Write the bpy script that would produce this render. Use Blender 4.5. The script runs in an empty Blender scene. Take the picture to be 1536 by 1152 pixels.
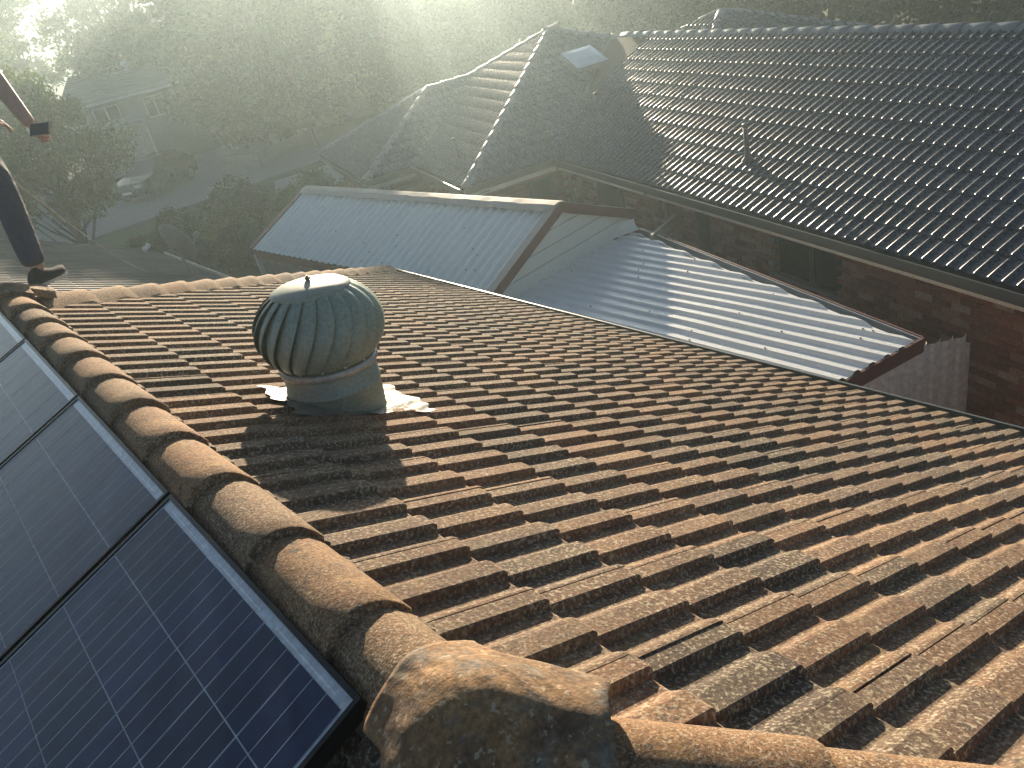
import bpy, bmesh, math, random
import numpy as np
from mathutils import Vector, Matrix

random.seed(7); rng = np.random.default_rng(11)
scene = bpy.context.scene
COL = scene.collection
R_ = math.radians

# ------------------------------------------------------------------ camera
PITCH, ROLL, HEAD, FPX = R_(28.115), R_(14.188), R_(34.02), 1179.36
CAMZ = 6.0
def cam_rows():
    ch, sh, cp, sp = math.cos(HEAD), math.sin(HEAD), math.cos(PITCH), math.sin(PITCH)
    fwd = Vector((sh*cp, ch*cp, -sp)); right = Vector((ch, -sh, 0)); down = fwd.cross(right)
    cr, sr = math.cos(ROLL), math.sin(ROLL)
    return cr*right+sr*down, -sr*right+cr*down, fwd
RT, DN, FW = cam_rows()
cd = bpy.data.cameras.new('camera'); cam = bpy.data.objects.new('camera', cd); COL.objects.link(cam)
cd.sensor_width = 36; cd.lens = 36*FPX/1536; cd.clip_start = .05; cd.clip_end = 2000
M3 = Matrix((RT, -DN, -FW)).transposed()
cam.matrix_world = Matrix.Translation((0, 0, CAMZ)) @ M3.to_4x4()
scene.camera = cam
def project(p):
    q = Vector(p)-Vector((0, 0, CAMZ)); z = q.dot(FW)
    if z < .05: return None
    return 768+FPX*q.dot(RT)/z, 576+FPX*q.dot(DN)/z, z

# ------------------------------------------------------------------ sky, sun, exposure
SUN_AZ, SUN_EL = HEAD+R_(-2.5), R_(12.0)          # azimuth from +Y towards +X
w = bpy.data.worlds.new('World'); scene.world = w; w.use_nodes = True
nt = w.node_tree; bg = nt.nodes['Background']
sky = nt.nodes.new('ShaderNodeTexSky'); sky.sky_type = 'NISHITA'; sky.sun_disc = False
sky.sun_elevation = SUN_EL; sky.sun_rotation = SUN_AZ
sky.air_density = .7; sky.dust_density = .45; sky.ozone_density = .3
nt.links.new(sky.outputs[0], bg.inputs[0]); bg.inputs[1].default_value = 0.05
sl = bpy.data.lights.new('sun', 'SUN'); sun = bpy.data.objects.new('sun', sl); COL.objects.link(sun)
sl.energy = 5.0; sl.angle = R_(.6); sl.color = (1.0, .83, .61)
sdir = Vector((math.sin(SUN_AZ)*math.cos(SUN_EL), math.cos(SUN_AZ)*math.cos(SUN_EL), math.sin(SUN_EL)))
sun.rotation_euler = sdir.to_track_quat('Z', 'Y').to_euler(); sun.location = (20, 30, 30)
vs = scene.view_settings; vs.view_transform = 'Standard'; vs.look = 'None'; vs.gamma = 1.0; vs.exposure = 1.66
vs.use_curve_mapping = False
scene.cycles.use_denoising = True
scene.cycles.volume_bounces = 1; scene.cycles.max_bounces = 8
scene.cycles.transparent_max_bounces = 8
scene.cycles.sample_clamp_indirect = 6

# ------------------------------------------------------------------ materials
def new_mat(name):
    m = bpy.data.materials.new(name); m.use_nodes = True
    t = m.node_tree; return m, t, t.nodes['Principled BSDF']
def N(t, typ, **kw):
    n = t.nodes.new(typ)
    for k, v in kw.items():
        if k in n.inputs: n.inputs[k].default_value = v
        else: setattr(n, k, v)
    return n
def ramp(t, fac, stops):
    r = t.nodes.new('ShaderNodeValToRGB'); e = r.color_ramp.elements
    while len(e) < len(stops): e.new(.5)
    for q, (p, c) in zip(e, stops): q.position = p; q.color = (*c, 1) if len(c) == 3 else c
    t.links.new(fac, r.inputs[0]); return r.outputs[0]
def mix(t, fac, a, b, mode='MIX'):
    m = t.nodes.new('ShaderNodeMix'); m.data_type = 'RGBA'; m.blend_type = mode
    for s, v in ((0, fac), (6, a), (7, b)):
        if hasattr(v, 'links'): t.links.new(v, m.inputs[s])
        else: m.inputs[s].default_value = v if s == 0 else (*v, 1)
    return m.outputs[2]
def noise(t, co, scale, detail=4, rough=.55):
    n = N(t, 'ShaderNodeTexNoise'); n.inputs['Scale'].default_value = scale; n.inputs['Detail'].default_value = detail
    n.inputs['Roughness'].default_value = rough; t.links.new(co, n.inputs['Vector']); return n.outputs[0]
def pos(t): return N(t, 'ShaderNodeNewGeometry').outputs['Position']
def bump(t, b, h, strength, dist):
    n = N(t, 'ShaderNodeBump'); n.inputs['Strength'].default_value = strength; n.inputs['Distance'].default_value = dist
    t.links.new(h, n.inputs['Height']); t.links.new(n.outputs[0], b.inputs['Normal'])
def simple(name, c1, c2=None, scale=6, rough=.6, metal=0, bmp=0, bscale=60, bdist=.003, spec=.5, tint=0, coat=0, fine=1.0):
    m, t, b = new_mat(name); P = pos(t)
    c2 = c2 or tuple(x*.75 for x in c1)
    col = mix(t, noise(t, P, scale), c2, c1)
    f2 = ramp(t, noise(t, P, scale*9, 3), [(.35, (.78,)*3), (.65, (1.08,)*3)])
    col = mix(t, fine, col, f2, 'MULTIPLY')
    if tint:
        g = N(t, 'ShaderNodeNewGeometry'); o = N(t, 'ShaderNodeObjectInfo')
        a = N(t, 'ShaderNodeMath', operation='ADD'); t.links.new(g.outputs['Random Per Island'], a.inputs[0]); t.links.new(o.outputs['Random'], a.inputs[1])
        fr = N(t, 'ShaderNodeMath', operation='FRACT'); t.links.new(a.outputs[0], fr.inputs[0])
        col = mix(t, 1.0, col, ramp(t, fr.outputs[0], [(0, (1-tint,)*3), (1, (1+tint,)*3)]), 'MULTIPLY')
    t.links.new(col, b.inputs['Base Color'])
    b.inputs['Roughness'].default_value = rough; b.inputs['Metallic'].default_value = metal
    b.inputs['Specular IOR Level'].default_value = spec; b.inputs['Coat Weight'].default_value = coat
    if bmp: bump(t, b, noise(t, P, bscale, 4), bmp, bdist)
    return m
def rand01(t):
    g = N(t, 'ShaderNodeNewGeometry'); o = N(t, 'ShaderNodeObjectInfo')
    a = N(t, 'ShaderNodeMath', operation='ADD'); t.links.new(g.outputs['Random Per Island'], a.inputs[0]); t.links.new(o.outputs['Random'], a.inputs[1])
    fr = N(t, 'ShaderNodeMath', operation='FRACT'); t.links.new(a.outputs[0], fr.inputs[0]); return fr.outputs[0]

def old_tile(name, base1, base2, ochre, spots=.5, lsc=95):
    m, t, b = new_mat(name); P = pos(t)
    col = mix(t, ramp(t, noise(t, P, 2.2, 5), [(.35, (0,)*3), (.65, (1,)*3)]), base1, base2)
    col = mix(t, ramp(t, noise(t, P, 9, 5, .65), [(.48, (0,)*3), (.68, (.85,)*3)]), col, ochre)
    col = mix(t, 1.0, col, ramp(t, rand01(t), [(0, (.62, .68, .72)), (.2, (.9, .93, .95)), (.55, (1, .97, .93)), (.85, (1.12, 1.0, .88)), (1, (1.35, 1.22, 1.1))]), 'MULTIPLY')
    col = mix(t, 1.0, col, ramp(t, noise(t, P, 110, 3, .7), [(.34, (.5,)*3), (.62, (1.25,)*3)]), 'MULTIPLY')
    # dark algae blotches and pale lichen dots
    col = mix(t, ramp(t, noise(t, P, 26, 4, .7), [(.56, (0,)*3), (.66, (.75,)*3)]), col, (.06, .05, .04))
    lich = ramp(t, noise(t, P, lsc, 4, .65), [(.525, (0,)*3), (.615, (spots,)*3)])
    lm = ramp(t, noise(t, P, 3.3, 2), [(.30, (.35,)*3), (.58, (1,)*3)])
    lich = mix(t, 1.0, lich, lm, 'MULTIPLY')
    col = mix(t, lich, col, (.49, .42, .30))
    t.links.new(col, b.inputs['Base Color']); b.inputs['Roughness'].default_value = .92
    b.inputs['Specular IOR Level'].default_value = .25
    h = mix(t, .5, noise(t, P, 150, 5, .7), noise(t, P, 40, 4, .65)); bump(t, b, h, .75, .007)
    return m
MT = {}
MT['tile'] = old_tile('old_tile', (.178, .113, .074), (.12, .080, .058), (.20, .142, .086), .68)
MT['cap'] = old_tile('old_cap', (.225, .132, .072), (.15, .09, .055), (.27, .175, .09), .7, 170)
MT['mortar'] = simple('mortar', (.26, .21, .16), rough=.95, bmp=.6)
def mossy():
    m, t, b = new_mat('junction_cap'); P = pos(t)
    col = mix(t, ramp(t, noise(t, P, 7, 5, .65), [(.38, (0,)*3), (.62, (1,)*3)]), (.11, .066, .038), (.29, .165, .07))
    col = mix(t, ramp(t, noise(t, P, 13, 5, .7), [(.5, (0,)*3), (.66, (.9,)*3)]), col, (.15, .145, .12))
    wv = N(t, 'ShaderNodeTexWave'); wv.inputs['Scale'].default_value = 9; wv.inputs['Distortion'].default_value = 9; wv.inputs['Detail'].default_value = 4
    t.links.new(P, wv.inputs['Vector'])
    col = mix(t, 1.0, col, ramp(t, noise(t, P, 90, 4, .7), [(.34, (.55,)*3), (.64, (1.3,)*3)]), 'MULTIPLY')
    col = mix(t, ramp(t, noise(t, P, 60, 3, .6), [(.6, (0,)*3), (.68, (.5,)*3)]), col, (.55, .47, .33))
    t.links.new(col, b.inputs['Base Color']); b.inputs['Roughness'].default_value = .9
    h = mix(t, .35, noise(t, P, 80, 6, .7), wv.outputs[1]); bump(t, b, h, .6, .012)
    return m
MT['junction'] = mossy()
def glossy_tile():
    m, t, b = new_mat('charcoal_tile'); P = pos(t)
    col = mix(t, noise(t, P, 5), (.011, .023, .045), (.018, .035, .064))
    col = mix(t, 1.0, col, ramp(t, rand01(t), [(0, (.8,)*3), (1, (1.2,)*3)]), 'MULTIPLY')
    t.links.new(col, b.inputs['Base Color'])
    t.links.new(ramp(t, noise(t, P, 30), [(.3, (.22,)*3), (.7, (.34,)*3)]), b.inputs['Roughness'])
    b.inputs['Specular IOR Level'].default_value = .45
    bump(t, b, noise(t, P, 130, 3), .08, .002); return m
MT['charcoal'] = glossy_tile()
MT['charcoal_cap'] = simple('charcoal_cap', (.16, .18, .20), rough=.45, bmp=.2)
MT['shaded_charcoal'] = simple('shaded_dark_tile', (.085, .08, .075), (.05, .048, .046), rough=.75, bmp=.4, tint=.25)  # dark tile, with the rear wing's shade partly put into the colour
MT['under'] = simple('roof_underlay', (.03, .028, .026), rough=.95)
MT['gutter'] = simple('gutter_paint', (.055, .06, .062), rough=.4)
MT['gutter2'] = simple('grey_green_gutter', (.10, .115, .11), rough=.4)
MT['fascia'] = simple('cream_fascia', (.82, .78, .66), (.76, .72, .60), rough=.5)
MT['soffit'] = simple('soffit', (.5, .48, .43), rough=.7)
MT['redtrim'] = simple('red_brown_trim', (.13, .035, .03), (.10, .028, .025), rough=.5)
MT['cream'] = simple('cream_cladding', (.70, .70, .60), (.63, .63, .54), rough=.5, scale=3, fine=.2)
MT['sheet'] = simple('pale_roof_sheet', (.74, .79, .74), (.64, .69, .65), rough=.42, scale=1.2, fine=.15)
MT['awning'] = simple('white_roof_sheet', (.74, .74, .71), (.64, .65, .63), rough=.30, scale=2.0, bmp=.1, bscale=5, bdist=.006, spec=.6, fine=.15)
MT['sheetcap'] = simple('dusty_ridge_flashing', (.55, .50, .42), (.38, .33, .28), rough=.75, scale=8, bmp=.3)
MT['zinc'] = simple('blue_grey_zinc', (.26, .30, .34), (.20, .23, .27), rough=.4, metal=.3)
MT['fence'] = simple('pale_fence_sheet', (.70, .69, .60), (.62, .61, .53), rough=.5, scale=2)
MT['vent'] = simple('green_vent_paint', (.235, .29, .24), (.19, .245, .205), rough=.42, scale=9, bmp=.06)
MT['ventcap'] = simple('sun_faded_vent_cap', (.27, .30, .245), (.22, .25, .20), rough=.5, scale=12)
MT['ventrim'] = simple('bare_vent_rim', (.42, .43, .40), rough=.45, metal=.4)
MT['bolt'] = simple('dark_bolt', (.07, .06, .05), rough=.6, metal=.6)
MT['rivet'] = simple('steel_rivet', (.6, .6, .58), rough=.3, metal=.9)
MT['foil'] = simple('lead_flashing', (.21, .195, .165), (.11, .105, .09), rough=.55, metal=.2, scale=14, bmp=.5, bscale=24, bdist=.01)
MT['pvframe'] = simple('black_anodised_frame', (.02, .02, .021), rough=.35, metal=.5)
MT['skylight'] = simple('skylight_dome', (.62, .68, .72), rough=.15)
MT['skyframe'] = simple('skylight_frame', (.2, .21, .22), rough=.5)
MT['pipe'] = simple('dark_pipe', (.07, .075, .078), rough=.5)
MT['palepipe'] = simple('pale_downpipe', (.45, .46, .43), rough=.5)
MT['winframe'] = simple('window_frame', (.12, .125, .125), rough=.5)
MT['timber'] = simple('grey_timber_beam', (.40, .36, .30), (.3, .27, .22), rough=.8, bmp=.3)
MT['mortar2'] = simple('brick_mortar', (.42, .37, .31), rough=.95, bmp=.3)
def brick_mat():
    m, t, b = new_mat('brick'); P = pos(t)
    col = ramp(t, rand01(t), [(0, (.19, .068, .046)), (.35, (.30, .105, .068)), (.7, (.36, .14, .092)), (.86, (.42, .23, .15)), (1, (.50, .36, .26))])
    col = mix(t, 1.0, col, ramp(t, noise(t, P, 30, 4, .65), [(.3, (.65,)*3), (.7, (1.2,)*3)]), 'MULTIPLY')
    col = mix(t, ramp(t, noise(t, P, 5, 3), [(.60, (0,)*3), (.72, (.4,)*3)]), col, (.36, .29, .22))
    t.links.new(col, b.inputs['Base Color']); b.inputs['Roughness'].default_value = .9
    bump(t, b, noise(t, P, 120, 4), .4, .004); return m
MT['brick'] = brick_mat()
def glass_mat(name, base=(.012, .014, .016), rough=.06):
    m, t, b = new_mat(name); b.inputs['Base Color'].default_value = (*base, 1); b.inputs['Roughness'].default_value = rough
    b.inputs['Specular IOR Level'].default_value = .6; return m
MT['glass'] = glass_mat('dark_glass')
def cell_mat():
    m, t, b = new_mat('solar_cell')
    tc = N(t, 'ShaderNodeTexCoord'); sx = N(t, 'ShaderNodeSeparateXYZ'); t.links.new(tc.outputs['Object'], sx.inputs[0])
    # three busbar ribbons running down the cell (constant local y)
    fy = N(t, 'ShaderNodeMath', operation='MULTIPLY_ADD'); t.links.new(sx.outputs['Y'], fy.inputs[0]); fy.inputs[1].default_value = 3/.156; fy.inputs[2].default_value = .5+3
    fr = N(t, 'ShaderNodeMath', operation='FRACT'); t.links.new(fy.outputs[0], fr.inputs[0])
    sb = N(t, 'ShaderNodeMath', operation='SUBTRACT'); t.links.new(fr.outputs[0], sb.inputs[0]); sb.inputs[1].default_value = .0
    ab = N(t, 'ShaderNodeMath', operation='PINGPONG'); t.links.new(sb.outputs[0], ab.inputs[0]); ab.inputs[1].default_value = .5
    lt = N(t, 'ShaderNodeMath', operation='LESS_THAN'); t.links.new(ab.outputs[0], lt.inputs[0]); lt.inputs[1].default_value = .013
    P = pos(t)
    base = mix(t, ramp(t, noise(t, P, 26, 2), [(.35, (0,)*3), (.65, (1,)*3)]), (.006, .013, .042), (.010, .022, .062))
    base = mix(t, 1.0, base, ramp(t, rand01(t), [(0, (.8,)*3), (1, (1.25,)*3)]), 'MULTIPLY')
    col = mix(t, lt.outputs[0], base, (.44, .48, .52))
    t.links.new(col, b.inputs['Base Color']); b.inputs['Roughness'].default_value = .32
    b.inputs['Specular IOR Level'].default_value = .3; b.inputs['Coat Weight'].default_value = .18; b.inputs['Coat Roughness'].default_value = .12
    bump(t, b, noise(t, P, 400, 2), .08, .001)
    return m
MT['cell'] = cell_mat()
MT['backsheet'] = simple('white_backsheet', (.56, .60, .64), rough=.3, coat=.5)
MT['ribbon'] = simple('tin_ribbon', (.75, .78, .8), rough=.35)
def leaf_mat(name, c1, c2, transl=.34):
    m, t, b = new_mat(name); P = pos(t)
    col = mix(t, rand01(t), c1, c2)
    col = mix(t, 1.0, col, ramp(t, noise(t, P, .7, 3), [(.35, (.7,)*3), (.65, (1.25,)*3)]), 'MULTIPLY')
    oi = N(t, 'ShaderNodeObjectInfo'); col = mix(t, 1.0, col, ramp(t, oi.outputs['Random'], [(0, (.55, .6, .6)), (.5, (1, 1, 1)), (1, (1.5, 1.4, 1.1))]), 'MULTIPLY')
    t.links.new(col, b.inputs['Base Color']); b.inputs['Roughness'].default_value = .5
    tr = N(t, 'ShaderNodeBsdfTranslucent'); t.links.new(mix(t, 1.0, col, (1.5, 1.6, .8), 'MULTIPLY'), tr.inputs['Color'])
    mx = N(t, 'ShaderNodeMixShader'); mx.inputs[0].default_value = transl
    t.links.new(b.outputs[0], mx.inputs[1]); t.links.new(tr.outputs[0], mx.inputs[2])
    t.links.new(mx.outputs[0], t.nodes['Material Output'].inputs['Surface']); return m
MT['leaf'] = leaf_mat('leaf_green', (.045, .075, .022), (.09, .12, .035))
MT['leaf_gum'] = leaf_mat('leaf_gum', (.055, .075, .035), (.10, .115, .06))
MT['leaf_dark'] = leaf_mat('leaf_dark', (.022, .045, .015), (.05, .08, .025))
MT['bark'] = simple('bark', (.16, .14, .115), (.09, .08, .065), rough=.95, bmp=.8, bscale=18, bdist=.02)
MT['grass'] = simple('lawn', (.085, .12, .035), (.06, .085, .03), scale=.5, rough=.95, bmp=.6, bscale=12, bdist=.05)
MT['earth'] = simple('ground_cover', (.075, .085, .04), (.10, .085, .055), scale=.25, rough=.95, bmp=.5, bscale=6, bdist=.08)
MT['concrete'] = simple('concrete', (.34, .32, .29), (.26, .25, .23), scale=1.2, rough=.9, bmp=.2)
MT['render'] = simple('cream_render', (.74, .67, .55), rough=.85, scale=1)
MT['greywall'] = simple('grey_wall', (.25, .24, .23), rough=.85, scale=1)
MT['farroof'] = simple('faded_roof_tile', (.30, .29, .27), (.22, .21, .20), rough=.7, scale=2)
MT['white'] = simple('white_paint', (.75, .75, .72), rough=.5)
MT['stone'] = simple('retaining_stone', (.32, .29, .24), rough=.9, scale=5, bmp=.5)
MT['carpaint'] = simple('dark_car_paint', (.035, .04, .048), rough=.22, coat=.7, scale=.5)
MT['tyre'] = simple('tyre', (.02, .02, .02), rough=.9)
MT['alloy'] = simple('alloy', (.16, .16, .165), rough=.45, metal=.5)
MT['lamp'] = simple('lamp_lens', (.6, .6, .58), rough=.1)
MT['redlamp'] = simple('red_lens', (.35, .02, .02), rough=.15)
MT['skin'] = simple('skin', (.42, .25, .19), (.36, .21, .16), rough=.55, scale=20)
MT['hair'] = simple('hair', (.03, .022, .018), rough=.6)
MT['navy'] = simple('navy_work_cloth', (.025, .03, .065), (.018, .022, .05), rough=.9, scale=14, bmp=.9, bscale=11, bdist=.03)
MT['shirt'] = simple('dark_shirt', (.05, .055, .075), rough=.9, scale=12, bmp=.4, bscale=8, bdist=.012)
MT['shoe'] = simple('black_shoe', (.022, .022, .024), rough=.9, spec=.2, scale=30, bmp=.3)
MT['sole'] = simple('pale_sole', (.55, .53, .48), rough=.7)
MT['phone'] = simple('phone_case', (.42, .36, .27), rough=.4)
MT['dish'] = simple('backlit_dish_grey', (.19, .19, .185), rough=.55)  # grey darkened for a dish seen against the light

# ------------------------------------------------------------------ mesh helpers
class MB:
    def __init__(s): s.v = []; s.f = []
    def add(s, vs, fs):
        o = len(s.v); s.v += [tuple(x) for x in vs]; s.f += [tuple(i+o for i in q) for q in fs]; return s
    def box(s, c, size, rot=None):
        a = [Vector((sx*size[0]/2, sy*size[1]/2, sz*size[2]/2)) for sx in (-1, 1) for sy in (-1, 1) for sz in (-1, 1)]
        if rot is not None: a = [rot @ x for x in a]
        return s.add([x+Vector(c) for x in a], [(0, 1, 3, 2), (4, 6, 7, 5), (0, 4, 5, 1), (2, 3, 7, 6), (0, 2, 6, 4), (1, 5, 7, 3)])
    def prism(s, poly, vec):
        n = len(poly); p = [Vector(q) for q in poly]; v = Vector(vec)
        return s.add(p+[q+v for q in p], [tuple(range(n))[::-1], tuple(range(n, 2*n))]+[(i, (i+1) % n, (i+1) % n+n, i+n) for i in range(n)])
    def tube(s, path, r, n=8, cap=True):
        path = [Vector(p) for p in path]; rs = r if hasattr(r, '__len__') else [r]*len(path)
        rings = []; up = Vector((0, 0, 1))
        for i, p in enumerate(path):
            d = (path[min(i+1, len(path)-1)]-path[max(i-1, 0)]).normalized()
            a = d.cross(up if abs(d.z) < .95 else Vector((1, 0, 0))).normalized(); b = d.cross(a)
            rings.append([p+(a*math.cos(2*math.pi*k/n)+b*math.sin(2*math.pi*k/n))*rs[i] for k in range(n)])
        vs = [q for ring in rings for q in ring]; fs = []
        for i in range(len(path)-1):
            for k in range(n): fs.append((i*n+k, i*n+(k+1) % n, (i+1)*n+(k+1) % n, (i+1)*n+k))
        if cap: fs += [tuple(range(n))[::-1], tuple((len(path)-1)*n+k for k in range(n))]
        return s.add(vs, fs)
    def lathe(s, prof, n=32, mat=None, closed=False):
        mat = mat or Matrix(); vs = []; fs = []
        for r, z in prof: vs += [mat @ Vector((r*math.cos(2*math.pi*k/n), r*math.sin(2*math.pi*k/n), z)) for k in range(n)]
        for i in range(len(prof)-1):
            for k in range(n): fs.append((i*n+k, i*n+(k+1) % n, (i+1)*n+(k+1) % n, (i+1)*n+k))
        if closed: fs += [tuple(range(n))[::-1], tuple((len(prof)-1)*n+k for k in range(n))]
        return s.add(vs, fs)
    def mesh(s, name, mat, smooth=False):
        m = bpy.data.meshes.new(name); m.from_pydata(s.v, [], s.f); m.materials.append(mat if not isinstance(mat, str) else MT[mat])
        if smooth: m.shade_smooth()
        m.update(); return m
INV = {}
def link(o, parent=None, local=False):
    COL.objects.link(o)
    if parent is not None:
        o.parent = parent
        if not local: o.matrix_parent_inverse = INV.get(parent.name, Matrix())
    return o
def obj(name, mb, mat, parent=None, smooth=False, local=False, bevel=0):
    me = mb.mesh(name, mat, smooth) if isinstance(mb, MB) else mb
    if bevel:
        bm = bmesh.new(); bm.from_mesh(me); bmesh.ops.remove_doubles(bm, verts=bm.verts, dist=1e-5)
        bmesh.ops.bevel(bm, geom=list(bm.edges), offset=bevel, segments=2, affect='EDGES', profile=.6); bm.to_mesh(me); bm.free()
    return link(bpy.data.objects.new(name, me), parent, local)
def tag(o, label=None, cat=None, group=None, kind=None):
    for k, v in (('label', label), ('category', cat), ('group', group), ('kind', kind)):
        if v: o[k] = v
    return o
def thing(name, label, cat, loc, group=None):
    o = bpy.data.objects.new(name, None); COL.objects.link(o); o.location = loc; o.empty_display_size = .2
    INV[o.name] = Matrix.Translation(-Vector(loc)); return tag(o, label, cat, group)
def copy_tree(o, parent=None):
    c = o.copy(); COL.objects.link(c); c.parent = parent
    for ch in o.children: copy_tree(ch, c)
    return c
def np_mesh(name, V, F, mat, smooth=False):
    V = np.asarray(V, np.float32); F = np.asarray(F, np.int32); k = F.shape[1]
    m = bpy.data.meshes.new(name); m.vertices.add(len(V)); m.vertices.foreach_set('co', V.ravel())
    m.loops.add(F.size); m.loops.foreach_set('vertex_index', F.ravel())
    m.polygons.add(len(F)); m.polygons.foreach_set('loop_start', np.arange(0, F.size, k, dtype=np.int32)); m.polygons.foreach_set('loop_total', np.full(len(F), k, np.int32))
    m.materials.append(MT[mat]); m.update(calc_edges=True); m.validate()
    if smooth: m.shade_smooth()
    return m

# ------------------------------------------------------------------ roof tiles
def tile_geometry(period, e, t, pts, lap=.045, cham=.005, groove=.0016, shift=.100):
    """one double-roll tile: local x down the slope (nose at x=e), y across, z normal to the roof"""
    def h(p):
        p = p % period
        for (a, za), (b, zb) in zip(pts, pts[1:]):
            if a <= p <= b: return za+(zb-za)*(p-a)/(b-a) if b > a else zb
        return pts[-1][1]
    wd = 2*period; ys = {groove, wd-groove}
    for k in range(-1, 4):
        for p, _ in pts:
            y = p+k*period-shift
            if groove+1e-4 < y < wd-groove-1e-4: ys.add(round(y, 5))
    ys = sorted(ys); L = e+lap; mb = MB(); n = len(ys); V = []
    for x, dz in ((-lap, 0), (e-.012, 0), (e, -cham), (e, -t-.004)):
        for y in ys:
            z = t*(x+lap)/L + h(y+shift)+dz
            V.append((x, y, z))
    F = []
    for i in range(3):
        for k in range(n-1): F.append((i*n+k, (i+1)*n+k, (i+1)*n+k+1, i*n+k+1))
    o = len(V)
    for k, y0 in ((0, ys[0]), (n-1, ys[-1])):
        for x in (-lap, e): V.append((x, y0, t*(x+lap)/L+h(y0+shift)-.018))
    F += [(0, o, o+1, n), (n-1, 2*n-1, o+3, o+2)]
    F.append((n, o+1, 3*n, 2*n)); F.append((2*n-1, 3*n-1, 4*n-1, o+3))
    mb.add(V, F); return mb
P_OLD = [(0, 0), (.042, 0), (.048, .0200), (.0515, .0225), (.110, .0220), (.120, .0190), (.147, .0006), (.15, 0)]
P_ROMAN = [(0, .0005), (.045, 0), (.060, .006), (.072, .020), (.082, .029), (.095, .0325), (.108, .029), (.118, .020), (.130, .006), (.145, .0005), (.15, .0005)]
def tile_field(parent, name, mesh_mb, mat, eave, outw, slope, rows, j0, j1, e, wd, clips, n_single, jitter=.0015, seed=1, group_stuff='roof_tile_field'):
    """lay a face with tiles; the n_single that show largest become objects, the rest one stuff mesh"""
    rnd = random.Random(seed); outw = Vector(outw).normalized(); up = Vector((0, 0, 1))
    ex = outw*math.cos(slope)-up*math.sin(slope); ey = up.cross(outw); en = ex.cross(ey); eave = Vector(eave)
    base = Matrix((ex, ey, en)).transposed()
    cells = []
    hw = [Vector((0, 0, 0)), Vector((e, 0, 0)), Vector((0, wd, 0)), Vector((e, wd, 0))]
    for r in range(rows):
        for j in range(j0, j1):
            org = eave-ex*((r+1)*e)+ey*(j*wd)
            cs = [org+base @ q for q in hw]; inside = True; cut = []
            for cp, cn in clips:
                dd = [(c-cp).dot(cn) for c in cs]
                if max(dd) <= .01: inside = False; break
                if min(dd) < -.0: cut.append((cp, cn))
            if not inside: continue
            mid = (cs[0]+cs[3])/2; pr = project(mid); sc = 0
            if pr and -60 < pr[0] < 1600 and -40 < pr[1] < 1200:
                vis = (en.dot(Vector((0, 0, CAMZ))-mid)) > 0
                sc = 1/pr[2] if vis else 0
            rot = Matrix.Rotation(rnd.gauss(0, .0018), 3, 'Z') @ Matrix.Rotation(rnd.gauss(0, .0025), 3, 'X') @ Matrix.Rotation(rnd.gauss(0, .002), 3, 'Y')
            M = (base @ rot).to_4x4(); M.translation = org+en*rnd.gauss(0, jitter*.6)+ey*rnd.gauss(0, jitter)+ex*rnd.gauss(0, jitter*2)
            cells.append((sc, M, cut))
    cells.sort(key=lambda c: -c[0])
    shared = mesh_mb.mesh(name, mat, mat == 'charcoal')
    if mat == 'charcoal': shared.set_sharp_from_angle(angle=R_(45))
    BV = np.array(mesh_mb.v); SV = []; SF = []; off = 0
    def cutmesh(M, cut):
        bm = bmesh.new(); bm.from_mesh(shared); Mi = M.inverted()
        for cp, cn in cut:
            bmesh.ops.bisect_plane(bm, geom=bm.verts[:]+bm.edges[:]+bm.faces[:], plane_co=Mi @ cp, plane_no=(Mi.to_3x3() @ cn), clear_inner=True)
        return bm
    for k, (sc, M, cut) in enumerate(cells):
        if k < n_single and sc > 0:
            if cut:
                bm = cutmesh(M, cut)
                if not bm.faces: bm.free(); continue
                me = bpy.data.meshes.new(name); bm.to_mesh(me); bm.free()
                if not me.materials: me.materials.append(MT[mat])
            else: me = shared
            o = bpy.data.objects.new(name, me); link(o, parent); o.matrix_basis = M
        else:
            if cut:
                bm = cutmesh(M, cut); bm.verts.index_update(); A = np.array(M)
                vv = [M @ v.co for v in bm.verts]; ff = [[v.index for v in f.verts] for f in bm.faces]; bm.free()
            else:
                A = np.array(M); vv = BV @ A[:3, :3].T+A[:3, 3]; ff = mesh_mb.f
            SV.extend(tuple(x) for x in vv); SF.extend(tuple(i+off for i in q) for q in ff); off += len(vv)
    if SV:
        mb = MB(); mb.v = SV; mb.f = SF; so = obj(group_stuff, mb, mat, parent, smooth=(mat == 'charcoal')); so['kind'] = 'stuff'
        if mat == 'charcoal': so.data.set_sharp_from_angle(angle=R_(45))
    return ex, ey, en

# ------------------------------------------------------------------ ground
def gz(x, y):
    r = math.hypot(x-4, y-4)
    s = min(max((r-48)/150, 0), 1); s = s*s*(3-2*s)
    return 13*s
n = 90; V = []; F = []
xs = np.sign(np.linspace(-1, 1, n+1))*np.abs(np.linspace(-1, 1, n+1))**1.6*260
for y in xs:
    for x in xs: V.append((x+10, y+20, gz(x+10, y+20)+.25*math.sin(x*.11+1)*math.cos(y*.09)*min(1, max(0, (math.hypot(x, y)-40)/40))-.02))
for i in range(n):
    for k in range(n): F.append((i*(n+1)+k, i*(n+1)+k+1, (i+1)*(n+1)+k+1, (i+1)*(n+1)+k))
mb = MB(); mb.v = V; mb.f = F
tag(obj('ground', mb, 'earth', smooth=True), kind='structure')
def sheet(name, poly, z, mat, th=.0):
    mb = MB(); mb.add([(x, y, z) for x, y in poly], [tuple(range(len(poly)))]); return tag(obj(name, mb, mat), kind='structure')

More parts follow.
